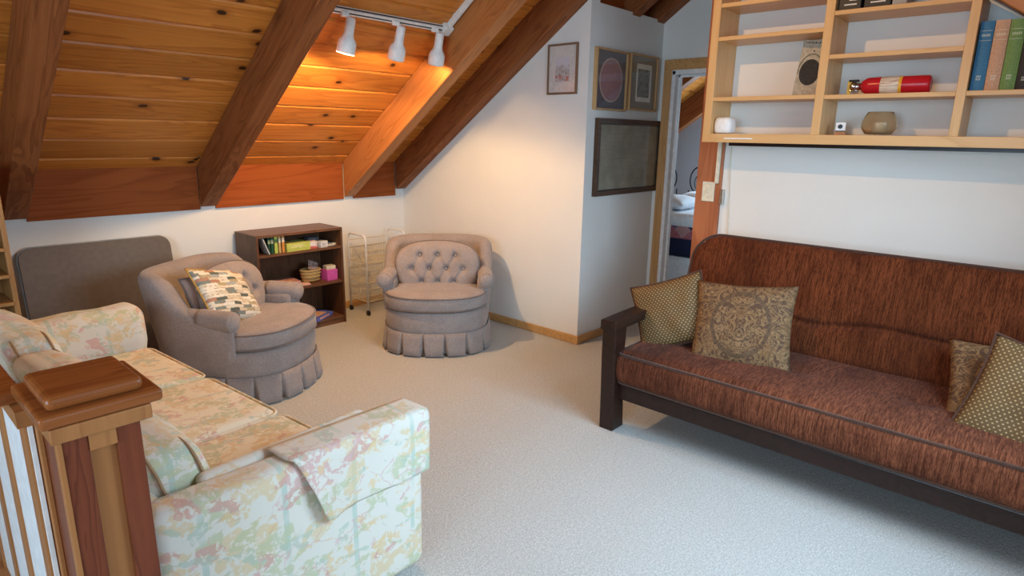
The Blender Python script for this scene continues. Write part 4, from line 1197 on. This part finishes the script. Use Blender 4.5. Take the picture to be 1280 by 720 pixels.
def added_ridge_lamp(label, x, y, dirv, power, cone):  # out-of-view warm lamp, added to light the shelf wall
    z = RZ - .02
    t = thing('added_spotlight', label, 'spotlight', (x, y, 0))
    obj('canopy', lathe(B(), [(0, z+.15), (.06, z+.15), (.06, z+.12), (.02, z+.10), (0, z+.10)], 24), 'white_metal', t, True)
    d = Vector(dirv).normalized(); MT = Matrix.Translation((0, 0, z+.05)) @ d.to_track_quat('Z', 'Y').to_matrix().to_4x4()
    obj('stem', tube(B(), [(0, 0, z+.11), (0, 0, z+.05)], .008, 8), 'white_metal', t, True)
    obj('spotlight_head', lathe(B(), [(0, -.03), (.03, -.02), (.045, .03), (.05, .09), (.047, .09), (.04, .03), (0, .0)], 24, MT), 'white_metal', t, True)
    l = bpy.data.lights.new('added_ridge_bulb', 'SPOT'); l.energy = power; l.color = (1.0, .56, .21); l.shadow_soft_size = .03; l.spot_size = math.radians(cone); l.spot_blend = .8
    lo = bpy.data.objects.new('added_ridge_bulb', l); C.objects.link(lo); lo.location = MT @ Vector((0, 0, .10)); lo.rotation_euler = (-d).to_track_quat('Z', 'Y').to_euler(); lo.parent = t
added_ridge_lamp('added unseen spotlight at the ridge above the middle of the room', 1.80, 1.95, (1.95, -1.15, -1.45), 250, 84)
added_ridge_lamp('added unseen spotlight at the ridge above the stair railing', 1.0, 1.95, (2.7, -1.2, -1.5), 110, 70)

# ------------------------------------------------------------------ pine rack at the far left
def rack():
    t = thing('pine_rack', 'narrow pine rack with open shelves at the left edge', 'rack', (0, 0, 0))
    x1 = .595; y0, y1 = 4.02, 4.30
    obj('side_panel', bx(x1-.024, x1, y0, y1, 0, 1.36), 'rack', t, bevel=.003)
    obj('side_panel', bx(-.10, -.076, y0, y1, 0, 1.36), 'rack', t, bevel=.003)
    for z in (.16, .34, .50, .66, .805, .945, 1.12, 1.28):
        obj('shelf', bx(-.076, x1-.024, y0-.012, y1, z-.018, z), 'rack', t, bevel=.003)
    obj('back_panel', bx(-.10, x1, y1, y1+.008, 0, 1.36), 'rack', t)
rack()

# ------------------------------------------------------------------ bedroom seen through the door
def bed():
    t = thing('bed', 'bed with navy and pink patchwork quilt seen through the doorway', 'bed', (0, 0, 0))
    x0, x1, y0, y1 = 5.60, 7.0, 1.9, 3.75
    obj('bed_skirt', bx(x0+.03, x1, y0, y1, .01, .40), 'linen', t)
    obj('quilt', rbox(B(), ((x0+x1)/2, (y0+y1)/2, .58), (x1-x0+.04, y1-y0+.04, .34), .05, 10), quilt_mat(), t, True)
    obj('sheet_fold', rbox(B(), ((x0+x1)/2, (y0+y1)/2, .755), (x1-x0+.05, y1-y0+.03, .15), .06, 10), 'linen', t, True)
    for k, x in enumerate((5.95, 6.5)): obj('bed_pillow', pillow(.5, .4, .16, wob=.02, sd=k), 'linen', t, True, loc=(x, 3.1, .90))
    for sx in (x0+.04, x1-.04):
        for sy in (y0+.05, y1-.05): obj('leg', lathe(B(), [(0, 0), (.025, 0), (.025, .06), (0, .06)], 10, Matrix.Translation((sx, sy, 0))), 'black_metal', t)
bed()
def iron_chair(name, label, loc, rz):
    t = thing(name, label, 'chair', loc, (0, 0, rz), 'iron chairs in the bedroom')
    a = [2*math.pi*i/28 for i in range(28)]
    obj('back_hoop', tube(B(), [(.11*math.cos(q), .02, 1.05+.16*math.sin(q)) for q in a], .009, 8, True), 'black_metal', t, True)
    obj('back_scroll', tube(B(), [(.055*math.cos(q), .02, 1.02+.09*math.sin(q)) for q in a], .006, 6, True), 'black_metal', t, True)
    obj('seat', lathe(B(), [(0, .44), (.19, .44), (.2, .45), (.2, .47), (.18, .49), (0, .495)], 24, Matrix.Translation((0, -.18, 0))), 'mauve', t, True)
    for sx in (-.12, .12):
        obj('leg', tube(B(), [(sx, .02, .92), (sx, .02, .45), (sx*1.2, .06, 0)], .009, 8), 'black_metal', t, True)
        obj('leg', tube(B(), [(sx, -.30, .45), (sx*1.2, -.36, 0)], .009, 8), 'black_metal', t, True)
iron_chair('iron_chair', 'left hoop-backed iron chair behind the bed', (7.30, 3.93, 0), math.radians(110))
iron_chair('iron_chair', 'right hoop-backed iron chair behind the bed', (7.30, 3.50, 0), math.radians(110))
